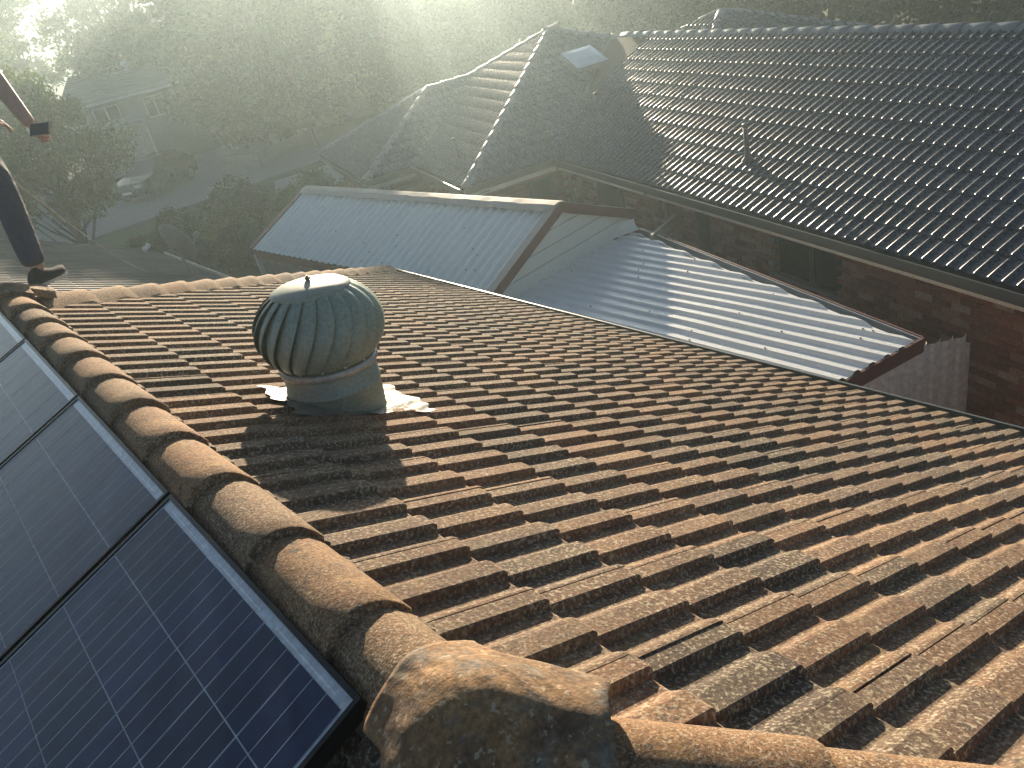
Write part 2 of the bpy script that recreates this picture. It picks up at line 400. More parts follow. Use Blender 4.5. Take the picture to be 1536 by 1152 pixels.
# ------------------------------------------------------------------ the brown tiled house
PIT = R_(27.43); TP = math.tan(PIT); E1 = .3134
RX, YN, YF = .295, .84, 4.95                       # ridge x, ends of the ridge
nR = Vector((math.sin(PIT), 0, math.cos(PIT))); exR = Vector((math.cos(PIT), 0, -math.sin(PIT)))
P0 = Vector((.7138, 1.1213, CAMZ-1.2652))-nR*.039
eaveR = P0+exR*(15*E1); eaveR.y = 1.171
GX = eaveR.x; HALF = GX-RX; ZE = eaveR.z; ZR = ZE+HALF*TP   # eave z, ridge (pan plane) z
house = thing('brown_tiled_house', 'house with sunlit brown moss-speckled concrete roof tiles and rounded ridge caps', 'house', (RX, 3, 0))
mbU = MB(); z0 = -.055
c = [(GX, YN-HALF), (GX, YF+HALF), (2*RX-GX, YF+HALF), (2*RX-GX, YN-HALF)]
mbU.add([(x, y, ZE+z0) for x, y in c]+[(RX, YN, ZR+z0), (RX, YF, ZR+z0)], [(0, 1, 5, 4), (2, 3, 4, 5), (3, 0, 4), (1, 2, 5)])
roof = obj('roof', mbU, 'under', house)
INV[roof.name] = Matrix()
tile1 = tile_geometry(.15, E1, .021, P_OLD)
s2 = math.sqrt(.5); J = lambda x, y: Vector((x, y, 0))
hipN, hipF = J(RX, YN), J(RX, YF)
tile_field(roof, 'roof_tile', tile1, 'tile', eaveR, (1, 0, 0), PIT, 17, -18, 30, E1, .30,
           [(hipN+J(.02, 0), J(s2, s2)), (hipF, J(s2, -s2)), (J(RX+.03, 0), J(1, 0))], 300, seed=3)
eL = Vector((2*RX-GX, 1.1, ZE)); tile_field(roof, 'roof_tile', tile1, 'tile', eL, (-1, 0, 0), PIT, 17, -30, 18, E1, .30,
           [(hipN, J(-s2, s2)), (hipF, J(-s2, -s2)), (J(RX-.03, 0), J(-1, 0))], 0, seed=4, group_stuff='roof_tiles_behind_ridge')
tile_field(roof, 'roof_tile', tile1, 'tile', (RX, YN-HALF, ZE), (0, -1, 0), PIT, 17, -17, 17, E1, .30,
           [(hipN, J(s2, -s2)), (hipN, J(-s2, -s2)), (J(0, YN-.03), J(0, -1))], 0, seed=5, group_stuff='roof_tiles_on_near_end')
tile_field(roof, 'roof_tile', tile1, 'tile', (RX, YF+HALF, ZE), (0, 1, 0), PIT, 17, -17, 17, E1, .30,
           [(hipF, J(s2, s2)), (hipF, J(-s2, s2)), (J(0, YF+.03), J(0, 1))], 0, seed=6, group_stuff='roof_tiles_on_far_end')
# walls, fascia, gutter
mb = MB()
for (x0, y0, x1, y1) in ((GX-.55, YN-HALF+.55, GX-.43, YF+HALF-.55), (2*RX-GX+.43, YN-HALF+.55, 2*RX-GX+.55, YF+HALF-.55),
                         (2*RX-GX+.55, YN-HALF+.55, GX-.55, YN-HALF+.67), (2*RX-GX+.55, YF+HALF-.67, GX-.55, YF+HALF-.55)):
    mb.box(((x0+x1)/2, (y0+y1)/2, (ZE-.15)/2), (x1-x0, y1-y0, ZE-.15))
obj('wall', mb, 'brick', house)
def gutter_run(a, b, outw, parent, mat, wdt=.12, hgt=.10, th=.006, name='gutter'):
    """open box gutter from a to b (top inner edge), outw horizontal outward"""
    a, b, o, u = Vector(a), Vector(b), Vector(outw).normalized(), Vector((0, 0, 1))
    d = (b-a)
    prof = [(0, 0), (0, -hgt), (wdt, -hgt), (wdt, .012), (wdt+.016, .012), (wdt+.016, -hgt-th), (-th, -hgt-th), (-th, 0)]
    mb = MB(); mb.prism([a+o*p+u*q for p, q in prof], d)
    return obj(name, mb, mat, parent)
GZ = ZE+.0
gutter_run((GX-.03, YN-HALF, GZ), (GX-.03, YF+HALF, GZ), (1, 0, 0), house, 'gutter2')
gutter_run((2*RX-GX+.03, YN-HALF, GZ), (2*RX-GX+.03, YF+HALF, GZ), (-1, 0, 0), house, 'gutter2')
gutter_run((2*RX-GX, YN-HALF+.03, GZ), (GX, YN-HALF+.03, GZ), (0, -1, 0), house, 'gutter2')
gutter_run((2*RX-GX, YF+HALF-.03, GZ), (GX, YF+HALF-.03, GZ), (0, 1, 0), house, 'gutter2')
mb = MB(); mb.box((GX-.05, (YN+YF)/2, GZ-.10), (.02, YF-YN+2*HALF-.1, .2)); obj('fascia', mb, 'fascia', house)
mb = MB(); mb.box((RX, (YN+YF)/2, GZ-.22), (2*HALF-.16, YF-YN+2*HALF-.16, .02)); obj('soffit', mb, 'soffit', house)

# ridge and hip caps
CAPP = [(-.088, -.068), (-.072, -.050), (-.052, -.024), (-.030, -.008), (0, 0), (.030, -.003), (.056, -.012), (.082, -.031), (.106, -.062), (.118, -.086)]
CAPH = [(-.135, -.105), (-.115, -.078), (-.088, -.045), (-.058, -.018), (-.030, -.005), (0, 0), (.030, -.005), (.058, -.018), (.088, -.045), (.115, -.078), (.135, -.105)]
def cap_mesh(prof, L, th=.030, drop=.027, taper=.965, seg=4):
    mb = MB(); n = len(prof); V = []; F = []
    rows = [(0, -.002, .99), (.004, 0, 1)]+[(L*k/seg, -drop*k/seg, 1+(taper-1)*k/seg) for k in range(1, seg+1)]
    for y, dz, s in rows: V += [(x*s, y, z*s+dz) for x, z in prof]
    for i in range(len(rows)-1):
        for k in range(n-1): F.append((i*n+k, (i)*n+k+1, (i+1)*n+k+1, (i+1)*n+k))
    o = len(V); V += [(x*.9, 0, z*.98-th) for x, z in prof]; V += [(x*.9, L*.6, z*.98-th-.01) for x, z in prof]
    for k in range(n-1): F.append((k+1, k, o+k, o+k+1)); F.append((o+k+1, o+k, o+n+k, o+n+k+1))
    F.append((0, 2*n, o+n, o)); F.append((n-1, o+n-1, o+2*n-1, 3*n-1))
    return MB().add(V, F)
capR = cap_mesh(CAPP, .43).mesh('ridge_cap', 'cap', True); capH = cap_mesh(CAPH, .43).mesh('hip_cap', 'cap', True)
for me in (capR, capH):
    me.set_sharp_from_angle(angle=R_(40))
def place_cap(me, name, nose, ydir, up):
    y = Vector(ydir).normalized(); x = y.cross(Vector(up)).normalized(); z = x.cross(y)
    M = (Matrix((x, y, z)).transposed() @ Matrix.Rotation(random.gauss(0, .012), 3, 'Y') @ Matrix.Rotation(random.gauss(0, .008), 3, 'Z')).to_4x4()
    M.translation = Vector(nose)+z*random.gauss(0, .002)
    o = bpy.data.objects.new(name, me); link(o, roof); o.matrix_basis = M; return o
CZ = CAMZ-.972
k = 0
while 1.1426+k*.3715 < YF-.18:
    place_cap(capR, 'ridge_cap', (RX, 1.1426+k*.3715, CZ), (0, 1, 0), (0, 0, 1)); k += 1
place_cap(capR, 'ridge_cap', (RX, 1.1426-.3715+.02, CZ), (0, 1, 0), (0, 0, 1))
for (hx, hy, sx, sy, nm) in ((RX, YN, 1, -1, 'near'), (RX, YF, 1, 1, 'far'), (RX, YN, -1, -1, 'b'), (RX, YF, -1, 1, 'b')):
    d = Vector((sx*s2, sy*s2, -TP*s2)).normalized(); L = HALF*math.sqrt(2+TP*TP)
    side = Vector((sx*s2, sy*s2, 0)).cross(Vector((0, 0, 1))); up = side.cross(d) if side.cross(d).z > 0 else d.cross(side)
    s = .62 if nm == 'near' else .58
    while s < L+.05:
        p = Vector((hx, hy, CZ-.02))+d*s
        place_cap(capH, 'hip_cap', p, -d, up); s += .372
# bedding mortar under the caps
mb = MB()
for sx in (-1, 1):
    mb.prism([(RX+sx*.05, YN, CZ-.05), (RX+sx*(.095 if sx > 0 else .07), YN, CZ-.085), (RX+sx*.10, YN, CZ-.16), (RX+sx*.05, YN, CZ-.16)], (0, YF-YN, 0))
for (hx, hy, sx, sy) in ((RX, YN, 1, -1), (RX, YF, 1, 1), (RX, YN, -1, -1), (RX, YF, -1, 1)):
    d = Vector((sx*s2, sy*s2, -TP*s2)); side = Vector((-sy*s2, sx*s2, 0))
    o = Vector((hx, hy, CZ-.03))
    mb.prism([o+side*q+Vector((0, 0, z)) for q, z in ((-.11, -.15), (-.095, -.085), (-.05, -.05), (.05, -.05), (.095, -.085), (.11, -.15))], d*HALF*1.41)
obj('mortar_bed', mb, 'mortar', roof)
# three-way junction pieces (moulded saddle over ridge and two hips)
def junction(cx, cy, sgn, name):
    arms = [Vector((0, sgn, 0)), Vector((s2, -sgn*s2, 0)), Vector((-s2, -sgn*s2, 0))]   # ridge arm, hip, hip
    drop = [0, TP*s2, TP*s2]; nr, na = 16, 72; V = []; F = []
    def zz(x, y):
        best = []
        for a, dr in zip(arms, drop):
            t_ = x*a.x+y*a.y; q = abs(x*a.y-y*a.x)
            if t_ < 0: q = math.hypot(q, t_); t_ = 0
            hgt = -(q**2*7.5/(1+q*5.0)) - dr*max(t_-.05, 0)*1.0
            best.append(hgt)
        k_ = 38.; return math.log(sum(math.exp(k_*b) for b in best))/k_-.006
    for i in range(nr+1):
        for j in range(na):
            th = 2*math.pi*j/na; dx, dy = math.cos(th), math.sin(th)
            rad = .12
            for a, ln in zip(arms, (.125, .235, .235)):
                cth = dx*a.x+dy*a.y; sth = abs(dx*a.y-dy*a.x)
                if cth > 0: rad = max(rad, min(ln/max(cth, .05), .118/max(sth, .05)))
            rad *= 1+.02*math.sin(5*th+1)
            r = rad*i/nr; x, y = r*dx, r*dy
            wob = .0016*math.sin(31*x+17*y)+.0014*math.sin(53*y-23*x)+.001*math.sin(90*x+70*y)
            z = zz(x, y)+wob*(.4+.6*i/nr)
            V.append((cx+x, cy+y, CZ+.012+z))
    m0 = len(V)
    for j in range(na):
        x, y, z = V[nr*na+j]; V.append((cx+(x-cx)*.94, cy+(y-cy)*.94, z-.04))
    for i in range(nr+1):
        for j in range(na): F.append((i*na+j, (i+1)*na+j, (i+1)*na+(j+1) % na, i*na+(j+1) % na))
    return tag(obj(name, MB().add(V, F), 'junction', roof, smooth=True), 'rounded mossy three-way cap joining ridge and hips')
junction(RX+.015, YN-.01, 1, 'ridge_junction_cap'); junction(RX, YF+.02, -1, 'ridge_junction_cap')

# ------------------------------------------------------------------ solar panels
TILT = R_(19); PX, PZ, PY0 = .221, CAMZ-1.013, .995
pd = Vector((-math.cos(TILT), 0, -math.sin(TILT))); pn = Vector((-math.sin(TILT), 0, math.cos(TILT)))
Mp3 = Matrix((pd, Vector((0, -1, 0)), pd.cross(Vector((0, -1, 0))))).transposed()
mbc = MB(); q = .156/2; mbc.add([(-q, -q, 0), (q, -q, 0), (q, q, 0), (-q, q, 0)], [(0, 1, 2, 3)])
cell_me = mbc.mesh('solar_cell', 'cell')
labels = ['solar panel whose bare corner reaches the mossy ridge junction', 'solar panel next to the one at the mossy junction cap',
          'solar panel between the second panel and the last one below the worker', 'solar panel at the far end of the row, towards the standing worker']
for k in range(4):
    org = Vector((PX, PY0+k*1.01, PZ))
    root = thing('solar_panel', labels[k], 'solar panel', org, 'solar panels along the ridge')
    Lp, Wp, fh = 1.65, .992, .038
    def pl(x, y, z): return org+pd*x+Vector((0, y, 0))+pn*z
    def bar(x0, x1, y0, y1, z0, z1):
        m = MB(); m.prism([pl(x0, y0, z0), pl(x1, y0, z0), pl(x1, y1, z0), pl(x0, y1, z0)], pn*(z1-z0)); return m
    fr = MB()
    for a in ((0, .011, 0, Wp), (Lp-.011, Lp, 0, Wp), (.011, Lp-.011, 0, .011), (.011, Lp-.011, Wp-.011, Wp)):
        m = bar(*a, -fh, 0); fr.add(m.v, m.f)
    obj('frame', fr, 'pvframe', root)
    obj('backsheet', bar(.0112, Lp-.0112, .0112, Wp-.0112, -.01, -.0045), 'backsheet', root)
    rb = MB()
    for kk in range(6):
        yc = Wp/2+(kk-2.5)*.159
        if kk % 2 == 0:
            m = bar(.024, .028, yc-.045, yc+.20, -.0045, -.0036); rb.add(m.v, m.f)
    obj('busbar_ribbon', rb, 'ribbon', root)
    for i in range(10):
        for j in range(6):
            o = bpy.data.objects.new('solar_cell', cell_me); link(o, root)
            M = Mp3.to_4x4(); M.translation = pl(.036+.078+i*.159, Wp/2+(j-2.5)*.159, -.0032); o.matrix_basis = M
mb = MB()
for xx in (.35, 1.3):
    a = Vector((PX, PY0-.02, PZ))+pd*xx-pn*.062; mb.tube([a, a+Vector((0, 4.1, 0))], .022, 6)
root = thing('mounting_rail', 'aluminium mounting rails hidden below the row of solar panels', 'rail', (PX-1, PY0, PZ-.5)); obj('rail', mb, 'alloy', root)

# ------------------------------------------------------------------ turbine vent
vb = Vector((1.045, 2.83, CAMZ-1.48)); tilt = Matrix.Rotation(R_(6), 4, 'Y')
VM = Matrix.Translation(vb) @ tilt
vent = thing('turbine_vent', 'green spinning-dome roof vent standing on the brown tiles', 'roof vent', vb)
VS = 1.0
mb = MB(); mb.lathe([(.190, -.12), (.190, .120), (.1935, .124), (.1935, .132), (.189, .136), (.188, .225)], 48, VM); obj('throat_pipe', mb, 'vent', vent, True)
mb = MB(); mb.lathe([(.187, .205), (.197, .207), (.200, .212), (.200, .230), (.192, .236), (.183, .236)], 48, VM); obj('rim_band', mb, 'ventrim', vent, True)
zt, zb_, RD = .548, .236, .243
def dome_r(f):            # f 0 bottom .. 1 top
    ang = -.72+f*(1.12+.72); return RD*math.cos(ang)*(1.0 if ang > 0 else 1), (math.sin(ang)+math.sin(.72))/(math.sin(1.12)+math.sin(.72))*(zt-zb_)+zb_
nv = 21
for k in range(nv):
    V = []; F = []; ns, nw = 16, 5; a0 = 2*math.pi*k/nv
    for i in range(ns+1):
        f_ = i/ns; r, z = dome_r(f_); tw = .62*(f_-.5)*1.0+.10*math.sin(f_*math.pi)
        for j in range(nw+1):
            u = j/nw; th = a0+tw+(u-.5)*2*math.pi/nv*1.28
            bulge = (.034*u-.016)*math.sin(math.pi*min(max(f_, .04), .96))**.6 + .004*math.sin(math.pi*u)
            V.append(VM @ Vector(((r+bulge)*math.cos(th), (r+bulge)*math.sin(th), z)))
    for i in range(ns):
        for j in range(nw): F.append((i*(nw+1)+j, i*(nw+1)+j+1, (i+1)*(nw+1)+j+1, (i+1)*(nw+1)+j))
    o = obj('vane', MB().add(V, F), 'vent', vent, True)
    md = o.modifiers.new('thickness', 'SOLIDIFY'); md.thickness = .0015
rt, zt2 = dome_r(.90)
mb = MB(); mb.lathe([(rt*1.06, zt2-.010), (rt*1.10, zt2-.004), (rt*1.08, zt2+.002), (rt*.98, zt2+.009), (rt*.94, zt2+.013), (rt*.6, zt2+.026), (.02, zt2+.034), (.0005, zt2+.034)], 48, VM); capo = obj('dome_cap', mb, 'ventcap', vent, True)
INV[capo.name] = Matrix()
mb = MB(); mb.lathe([(.008, zt2+.030), (.008, zt2+.038), (.012, zt2+.038), (.012, zt2+.047), (.005, zt2+.048), (.005, zt2+.053), (.0004, zt2+.053)], 8, VM); obj('axle_nut', mb, 'bolt', capo)
for k in range(14):
    th = 2*math.pi*k/14+.1; c_ = VM @ Vector((.200*math.cos(th), .200*math.sin(th), .246)); mb = MB(); mb.lathe([(.0055, -.004), (.005, .002), (.0004, .004)], 6, Matrix.Translation(c_) @ Matrix.Rotation(th, 4, 'Z') @ Matrix.Rotation(R_(90), 4, 'Y')); obj('rivet', mb, 'rivet', vent)
for (th, z) in ((-2.15, .09), (-2.15, .05), (-.6, .1)):
    c_ = VM @ Vector((.186*math.cos(th), .186*math.sin(th), z)); mb = MB(); mb.lathe([(.005, -.003), (.0045, .002), (.0004, .003)], 6, Matrix.Translation(c_) @ Matrix.Rotation(th, 4, 'Z') @ Matrix.Rotation(R_(90), 4, 'Y')); obj('rivet', mb, 'rivet', vent)
# crumpled flashing apron dressed over the rolls
def prof_at(y, pts, per, y0):
    p = (y-y0) % per
    for (a, za), (b, zb) in zip(pts, pts[1:]):
        if a <= p <= b: return za+(zb-za)*(p-a)/max(b-a, 1e-6)
    return 0
V = []; F = []; nx, ny = 26, 26
for i in range(nx+1):
    for j in range(ny+1):
        x = .80+.55*i/nx; y = 2.62+.42*j/ny
        s = (Vector((x, y, 0))-Vector((P0.x, 0, 0))).x/math.cos(PIT); fr = (s/E1) % 1
        hz = .030+.004*math.sin(21*y)
        edge = .012*math.sin(29*y+3)+.01*math.sin(61*y)
        xx = x+(edge if i in (0, nx) else 0); yy = y+(.012*math.sin(33*x) if j in (0, ny) else 0)
        base = P0+exR*((xx-P0.x)/math.cos(PIT)); w_ = .002*math.sin(57*x+31*y)+.002*math.sin(83*y-44*x)
        V.append(Vector((base.x, yy, base.z))+nR*(hz+.014+w_))
for i in range(nx):
    for j in range(ny): F.append((i*(ny+1)+j, (i+1)*(ny+1)+j, (i+1)*(ny+1)+j+1, i*(ny+1)+j+1))
obj('flashing_apron', MB().add(V, F), 'foil', vent)

# ------------------------------------------------------------------ neighbour: brick house with charcoal tiles
ND = Vector((.295, .9555, 0)).normalized(); NU = Vector((ND.y, -ND.x, 0)); NO = Vector((7.888, 4.222, CAMZ-3.64))
def W(u, v, z=0.): return NO+NU*u+ND*v+Vector((0, 0, z))
T2 = .4245; A2 = math.atan(T2)
nb = thing('charcoal_roof_house', 'brick house with long glossy charcoal tiled roof, skylight and cream fascia', 'house', W(3, 6, 0) * 1 - Vector((0, 0, NO.z)))
V0 = -9.0; K1 = 4.35; K2 = 2.7; MR = 3.45; UB = 2*MR
ap1 = (-1.95+K1, 7.85+K1); 
mb = MB(); b = -.06
def pl4(*pts): mb.add([W(*p) for p in pts], [tuple(range(len(pts)))])
zr = T2*MR
pl4((0, V0, b), (0, 7.85, b), (MR, 7.85+MR, zr+b), (MR, V0, zr+b))
pl4((UB, V0, b), (MR, V0, zr+b), (MR, 11.4, zr+b), (UB, 11.4, b))
pl4((0, 7.85, b), (-1.95, 7.85, b), (*ap1, T2*K1+b), (ap1[0]+K1, 7.85, b))
pl4((-1.95, 7.85, b), (-1.95, 7.85+2*K1, b), (*ap1, T2*K1+b))
pl4((ap1[0]+K1, 7.85, b), (*ap1, T2*K1+b), (ap1[0]+K1, 7.85+2*K1, b))
pl4((-1.95, 7.85+2*K1, b), (ap1[0]+K1, 7.85+2*K1, b), (*ap1, T2*K1+b))
ap2 = (-3.15+K2, 11.1+K2); j2 = -1.95+K2*1.0
pl4((-1.95, 11.1, b), (-3.15, 11.1, b), (*ap2, T2*K2+b), (j2+.6, ap2[1], T2*K2+b))
pl4((-3.15, 11.1, b), (-3.15, 11.1+2*K2, b), (*ap2, T2*K2+b))
pl4((-3.15, 11.1+2*K2, b), (-1.0, 11.1+2*K2, b), (j2+.6, ap2[1], T2*K2+b), (*ap2, T2*K2+b))
nroof = obj('roof', mb, 'under', nb); INV[nroof.name] = Matrix()
tile2 = tile_geometry(.15, .32, .023, P_ROMAN, shift=.09, cham=.006)
U_, D_ = NU, ND
tile_field(nroof, 'roof_tile', tile2, 'charcoal', W(0, 0), -NU, A2, 12, -31, 31, .32, .30,
           [(W(0, 7.85), (U_*s2-D_*s2)), (W(MR-.04, 0), -U_), (W(0, V0), D_)], 300, seed=8, jitter=.0007)
def face(eave, outw, rows, clips, seed, nm, j=40):
    tile_field(nroof, 'roof_tile', tile2, 'charcoal', eave, outw, A2, rows, -j, j, .32, .30, clips, 0, seed=seed, jitter=.0007, group_stuff=nm)
UmD = (U_-D_)*s2; UpD = (U_+D_)*s2
face(W(-1.95, 7.85), -ND, 15, [(W(-1.95, 7.85), UmD), (W(0, 7.85), -UmD), (W(*ap1), -UpD)], 9, 'skylight_face_tile_field')
face(W(-1.95, 7.85), -NU, 15, [(W(-1.95, 7.85), -UmD), (W(-1.95, 7.85+2*K1), -UpD), (W(-1.95, 11.1), UmD)], 10, 'wing_end_tile_field')
face(W(-3.15, 11.1), -ND, 9, [(W(-3.15, 11.1), UmD), (W(-1.95, 11.1), -UmD), (W(0, 11.1+K2), -D_)], 11, 'second_wing_tile_field')
face(W(-3.15, 11.1), -NU, 9, [(W(-3.15, 11.1), -UmD), (W(-3.15, 11.1+2*K2), -UpD)], 12, 'second_wing_end_tile_field')
# rear pyramid roof that looks over the main ridge
KB = 2.6; bu, bv, bz = 4.75, 8.75, 1.62
mb = MB(); mb.add([W(bu-KB, bv-KB, bz-T2*KB), W(bu+KB, bv-KB, bz-T2*KB), W(bu+KB, bv+KB, bz-T2*KB), W(bu-KB, bv+KB, bz-T2*KB), W(bu, bv, bz)], [(0, 1, 4), (1, 2, 4), (2, 3, 4), (3, 0, 4)])
rr = obj('rear_roof', mb, 'under', nb); INV[rr.name] = Matrix()
for o_, sd in ((-NU, 21), (-ND, 22)):
    oo = Vector(o_); tn = Vector((0, 0, 1)).cross(oo); c0 = W(bu, bv)
    tile_field(rr, 'roof_tile', tile2, 'charcoal', W(bu, bv, bz+.03-T2*KB)+oo*KB, oo, A2, 8, -9, 9, .32, .30,
               [(c0, (oo+tn).normalized()), (c0, (oo-tn).normalized())], 0, seed=sd, jitter=.0007, group_stuff='rear_roof_tile_field')
CAPN = [(-.12, -.085), (-.10, -.06), (-.06, -.022), (-.02, -.002), (.02, -.002), (.06, -.022), (.10, -.06), (.12, -.085)]
capN = cap_mesh(CAPN, .44, seg=2).mesh('roof_cap', 'charcoal_cap', True); capN.set_sharp_from_angle(angle=R_(40))
def cap_run(a, b_, parent, step=.40):
    a, b_ = Vector(a), Vector(b_); d = (b_-a).normalized(); L = (b_-a).length
    side = d.cross(Vector((0, 0, 1))).normalized(); up = side.cross(d)
    s = 0.
    while s < L-.1:
        y = d; x = y.cross(up).normalized(); z = x.cross(y)
        M = (Matrix((x, y, z)).transposed() @ Matrix.Rotation(random.gauss(0, .015), 3, 'Y')).to_4x4(); M.translation = a+d*s+z*.045
        o = bpy.data.objects.new('roof_cap', capN); link(o, parent); o.matrix_basis = M; s += step
cz = .035
cap_run(W(MR, V0, zr+cz), W(MR, 10.6, zr+cz), nroof)
cap_run(W(-1.95, 7.85, cz), W(*ap1, T2*K1+cz), nroof)
cap_run(W(ap1[0]+1.3, ap1[1]-1.3, T2*(K1-1.3)+cz), W(*ap1, T2*K1+cz), nroof)
cap_run(W(ap1[0]-1.75, ap1[1]+1.75, T2*(K1-1.75)+cz), W(*ap1, T2*K1+cz), nroof)
cap_run(W(-3.15, 11.1, cz), W(*ap2, T2*K2+cz), nroof)
cap_run(W(-3.15, 11.1+2*K2, cz), W(*ap2, T2*K2+cz), nroof)
cap_run(W(*ap2, T2*K2+cz), W(j2, ap2[1], T2*K2+cz), nroof)
for su, sv in ((-1, -1), (1, -1), (-1, 1)): cap_run(W(bu+su*KB*.75, bv+sv*KB*.75, bz+cz-T2*KB*.75), W(bu, bv, bz+cz), rr)
# valley trays
for (a, b_) in ((W(0, 7.85, -.005), W(MR, 7.85+MR, zr-.005)), (W(-1.95, 11.1, -.005), W(j2, 11.1+K2, T2*K2-.005))):
    sd = (b_-a).cross(Vector((0, 0, 1))).normalized()*.10; mb = MB()
    mb.add([a-sd+Vector((0, 0, .03)), a, a+sd+Vector((0, 0, .03)), b_-sd+Vector((0, 0, .03)), b_, b_+sd+Vector((0, 0, .03))], [(0, 1, 4, 3), (1, 2, 5, 4)]); obj('valley_tray', mb, 'pipe', nroof)
# gutters, fascias, soffits
def eaves(a, b_, outw):
    a, b_, o = Vector(a), Vector(b_), Vector(outw)
    gutter_run(a-o*.03, b_-o*.03, o, nb, 'gutter')
    mb = MB(); d = b_-a; q = a-o*.05; mb.prism([q+Vector((0, 0, -.005)), q+o*.012+Vector((0, 0, -.005)), q+o*.012+Vector((0, 0, -.235)), q+Vector((0, 0, -.235))], d); obj('fascia', mb, 'fascia', nb)
    mb = MB(); q = a-o*.055; mb.prism([q+Vector((0, 0, -.19)), q+Vector((0, 0, -.20)), q-o*.44+Vector((0, 0, -.20)), q-o*.44+Vector((0, 0, -.19))], d); obj('soffit', mb, 'soffit', nb)
eaves(W(0, V0), W(0, 7.85), -NU); eaves(W(-1.95, 7.85), W(0, 7.85), -ND); eaves(W(-1.95, 7.85), W(-1.95, 11.1), -NU)
eaves(W(-3.15, 11.1), W(-1.95, 11.1), -ND); eaves(W(-3.15, 11.1), W(-3.15, 11.1+2*K2), -NU)
# walls: mortar core + bricks
GH = NO.z; zt_ = -.2
walls = [('main', .45, V0, 8.3, 'u'), ('w1', 8.3, -1.5, .45, 'v'), ('w1e', -1.5, 8.3, 11.55, 'u'), ('w2', 11.55, -2.7, -1.5, 'v'), ('w2e', -2.7, 11.55, 16.0, 'u')]
mb = MB()
def wpt(kind, fix, a, z): return W(fix, a, z) if kind == 'u' else W(a, fix, z)
for nm, fix, a0, a1, kind in walls:
    inn = (NU if kind == 'u' else ND)*.16
    if nm == 'main':
        for (x0, x1, z0_, z1_) in ((V0, .86, -GH, zt_), (.86, 2.2, -GH, -1.12), (.86, 2.2, -.40, zt_), (2.2, 8.3, -GH, zt_)):
            mb.prism([wpt(kind, fix, x0, z0_)+inn*.06, wpt(kind, fix, x1, z0_)+inn*.06, wpt(kind, fix, x1, z1_)+inn*.06, wpt(kind, fix, x0, z1_)+inn*.06], inn)
    else: mb.prism([wpt(kind, fix, a0, -GH)+inn*.06, wpt(kind, fix, a1, -GH)+inn*.06, wpt(kind, fix, a1, zt_)+inn*.06, wpt(kind, fix, a0, zt_)+inn*.06], inn)
wall = obj('wall', mb, 'mortar2', nb); INV[wall.name] = Matrix()
mb = MB(); mb.box((0, 0, 0), (.11, .230, .076)); brick_me = mb.mesh('brick', 'brick'); BRV = np.array(mb.v); BRF = mb.f
bm = bmesh.new(); bm.from_mesh(brick_me); bmesh.ops.remove_doubles(bm, verts=bm.verts, dist=1e-5); bm.to_mesh(brick_me); bm.free()
cells = []
rot = Matrix((NU, ND, Vector((0, 0, 1)))).transposed()
rotv = Matrix((ND, -NU, Vector((0, 0, 1)))).transposed()
for nm, fix, a0, a1, kind in walls:
    for r in range(int((GH+zt_)/.086)):
        z = zt_-.043-r*.086; x = a0+(.12 if r % 2 else 0)
        while x < a1-.05:
            l = .230; c_ = x+.115
            if x+.23 > a1: x += .24; continue
            if nm == 'main' and .86 < c_ < 2.2 and -1.12 < z < -.40: x += .24; continue
            p = wpt(kind, fix, c_, z)+(NU if kind == 'u' else ND)*(.055+random.gauss(0, .0012))
            pr = project(p); sc = 0
            if pr and -30 < pr[0] < 1566 and -30 < pr[1] < 1180: sc = 1/pr[2]*(1 if kind == 'u' else .5)
            if sc and z < -2.0: sc *= .3
            cells.append((sc, p, rot if kind == 'u' else rotv)); x += .24
cells.sort(key=lambda c: -c[0]); SV = []; SF = []
for k, (sc, p, ro) in enumerate(cells):
    if k < 300 and sc > 0:
        o = bpy.data.objects.new('brick', brick_me); link(o, wall); M = (ro @ Matrix.Rotation(random.gauss(0, .006), 3, 'X')).to_4x4(); M.translation = p; o.matrix_basis = M
    else:
        vv = BRV @ np.array(ro).T+np.array(p); off = len(SV); SV += [tuple(v) for v in vv]; SF += [tuple(i+off for i in q) for q in BRF]
mb = MB(); mb.v = SV; mb.f = SF; so = obj('brickwork', mb, 'brick', wall); so['kind'] = 'stuff'
# window in the main wall (two dark panes and mullion), other dark openings
win = MB(); q = .10
def wbox(u0, u1, v0, v1, z0_, z1_): 
    m = MB(); m.prism([W(u0, v0, z0_), W(u1, v0, z0_), W(u1, v1, z0_), W(u0, v1, z0_)], (0, 0, z1_-z0_)); return m
for a in ((.53, .58, .86, .90, -1.12, -.40), (.53, .58, 2.16, 2.2, -1.12, -.40), (.53, .58, 1.48, 1.53, -1.08, -.44), (.53, .58, .90, 2.16, -1.12, -1.08), (.53, .58, .90, 2.16, -.44, -.40)):
    m = wbox(*a); win.add(m.v, m.f)
wo = obj('window', win, 'winframe', nb); INV[wo.name] = Matrix()
obj('pane', wbox(.56, .566, .90, 1.48, -1.08, -.44), 'glass', wo); obj('pane', wbox(.56, .566, 1.53, 2.16, -1.08, -.44), 'glass', wo)
for k in range(6): obj('sill_brick', wbox(.40, .53, .86+k*.225, .86+k*.225+.21, -1.20, -1.125), 'brick', wo)
def opening(v0, v1, z0_, z1_):
    o = obj('window', wbox(.435, .449, v0, v1, z0_, z1_), 'winframe', nb); INV[o.name] = Matrix(); obj('pane', wbox(.428, .434, v0+.05, v1-.05, z0_+.05, z1_-.05), 'glass', o)
opening(3.55, 3.95, -1.9, -.42); opening(6.15, 7.2, -1.5, -.42)
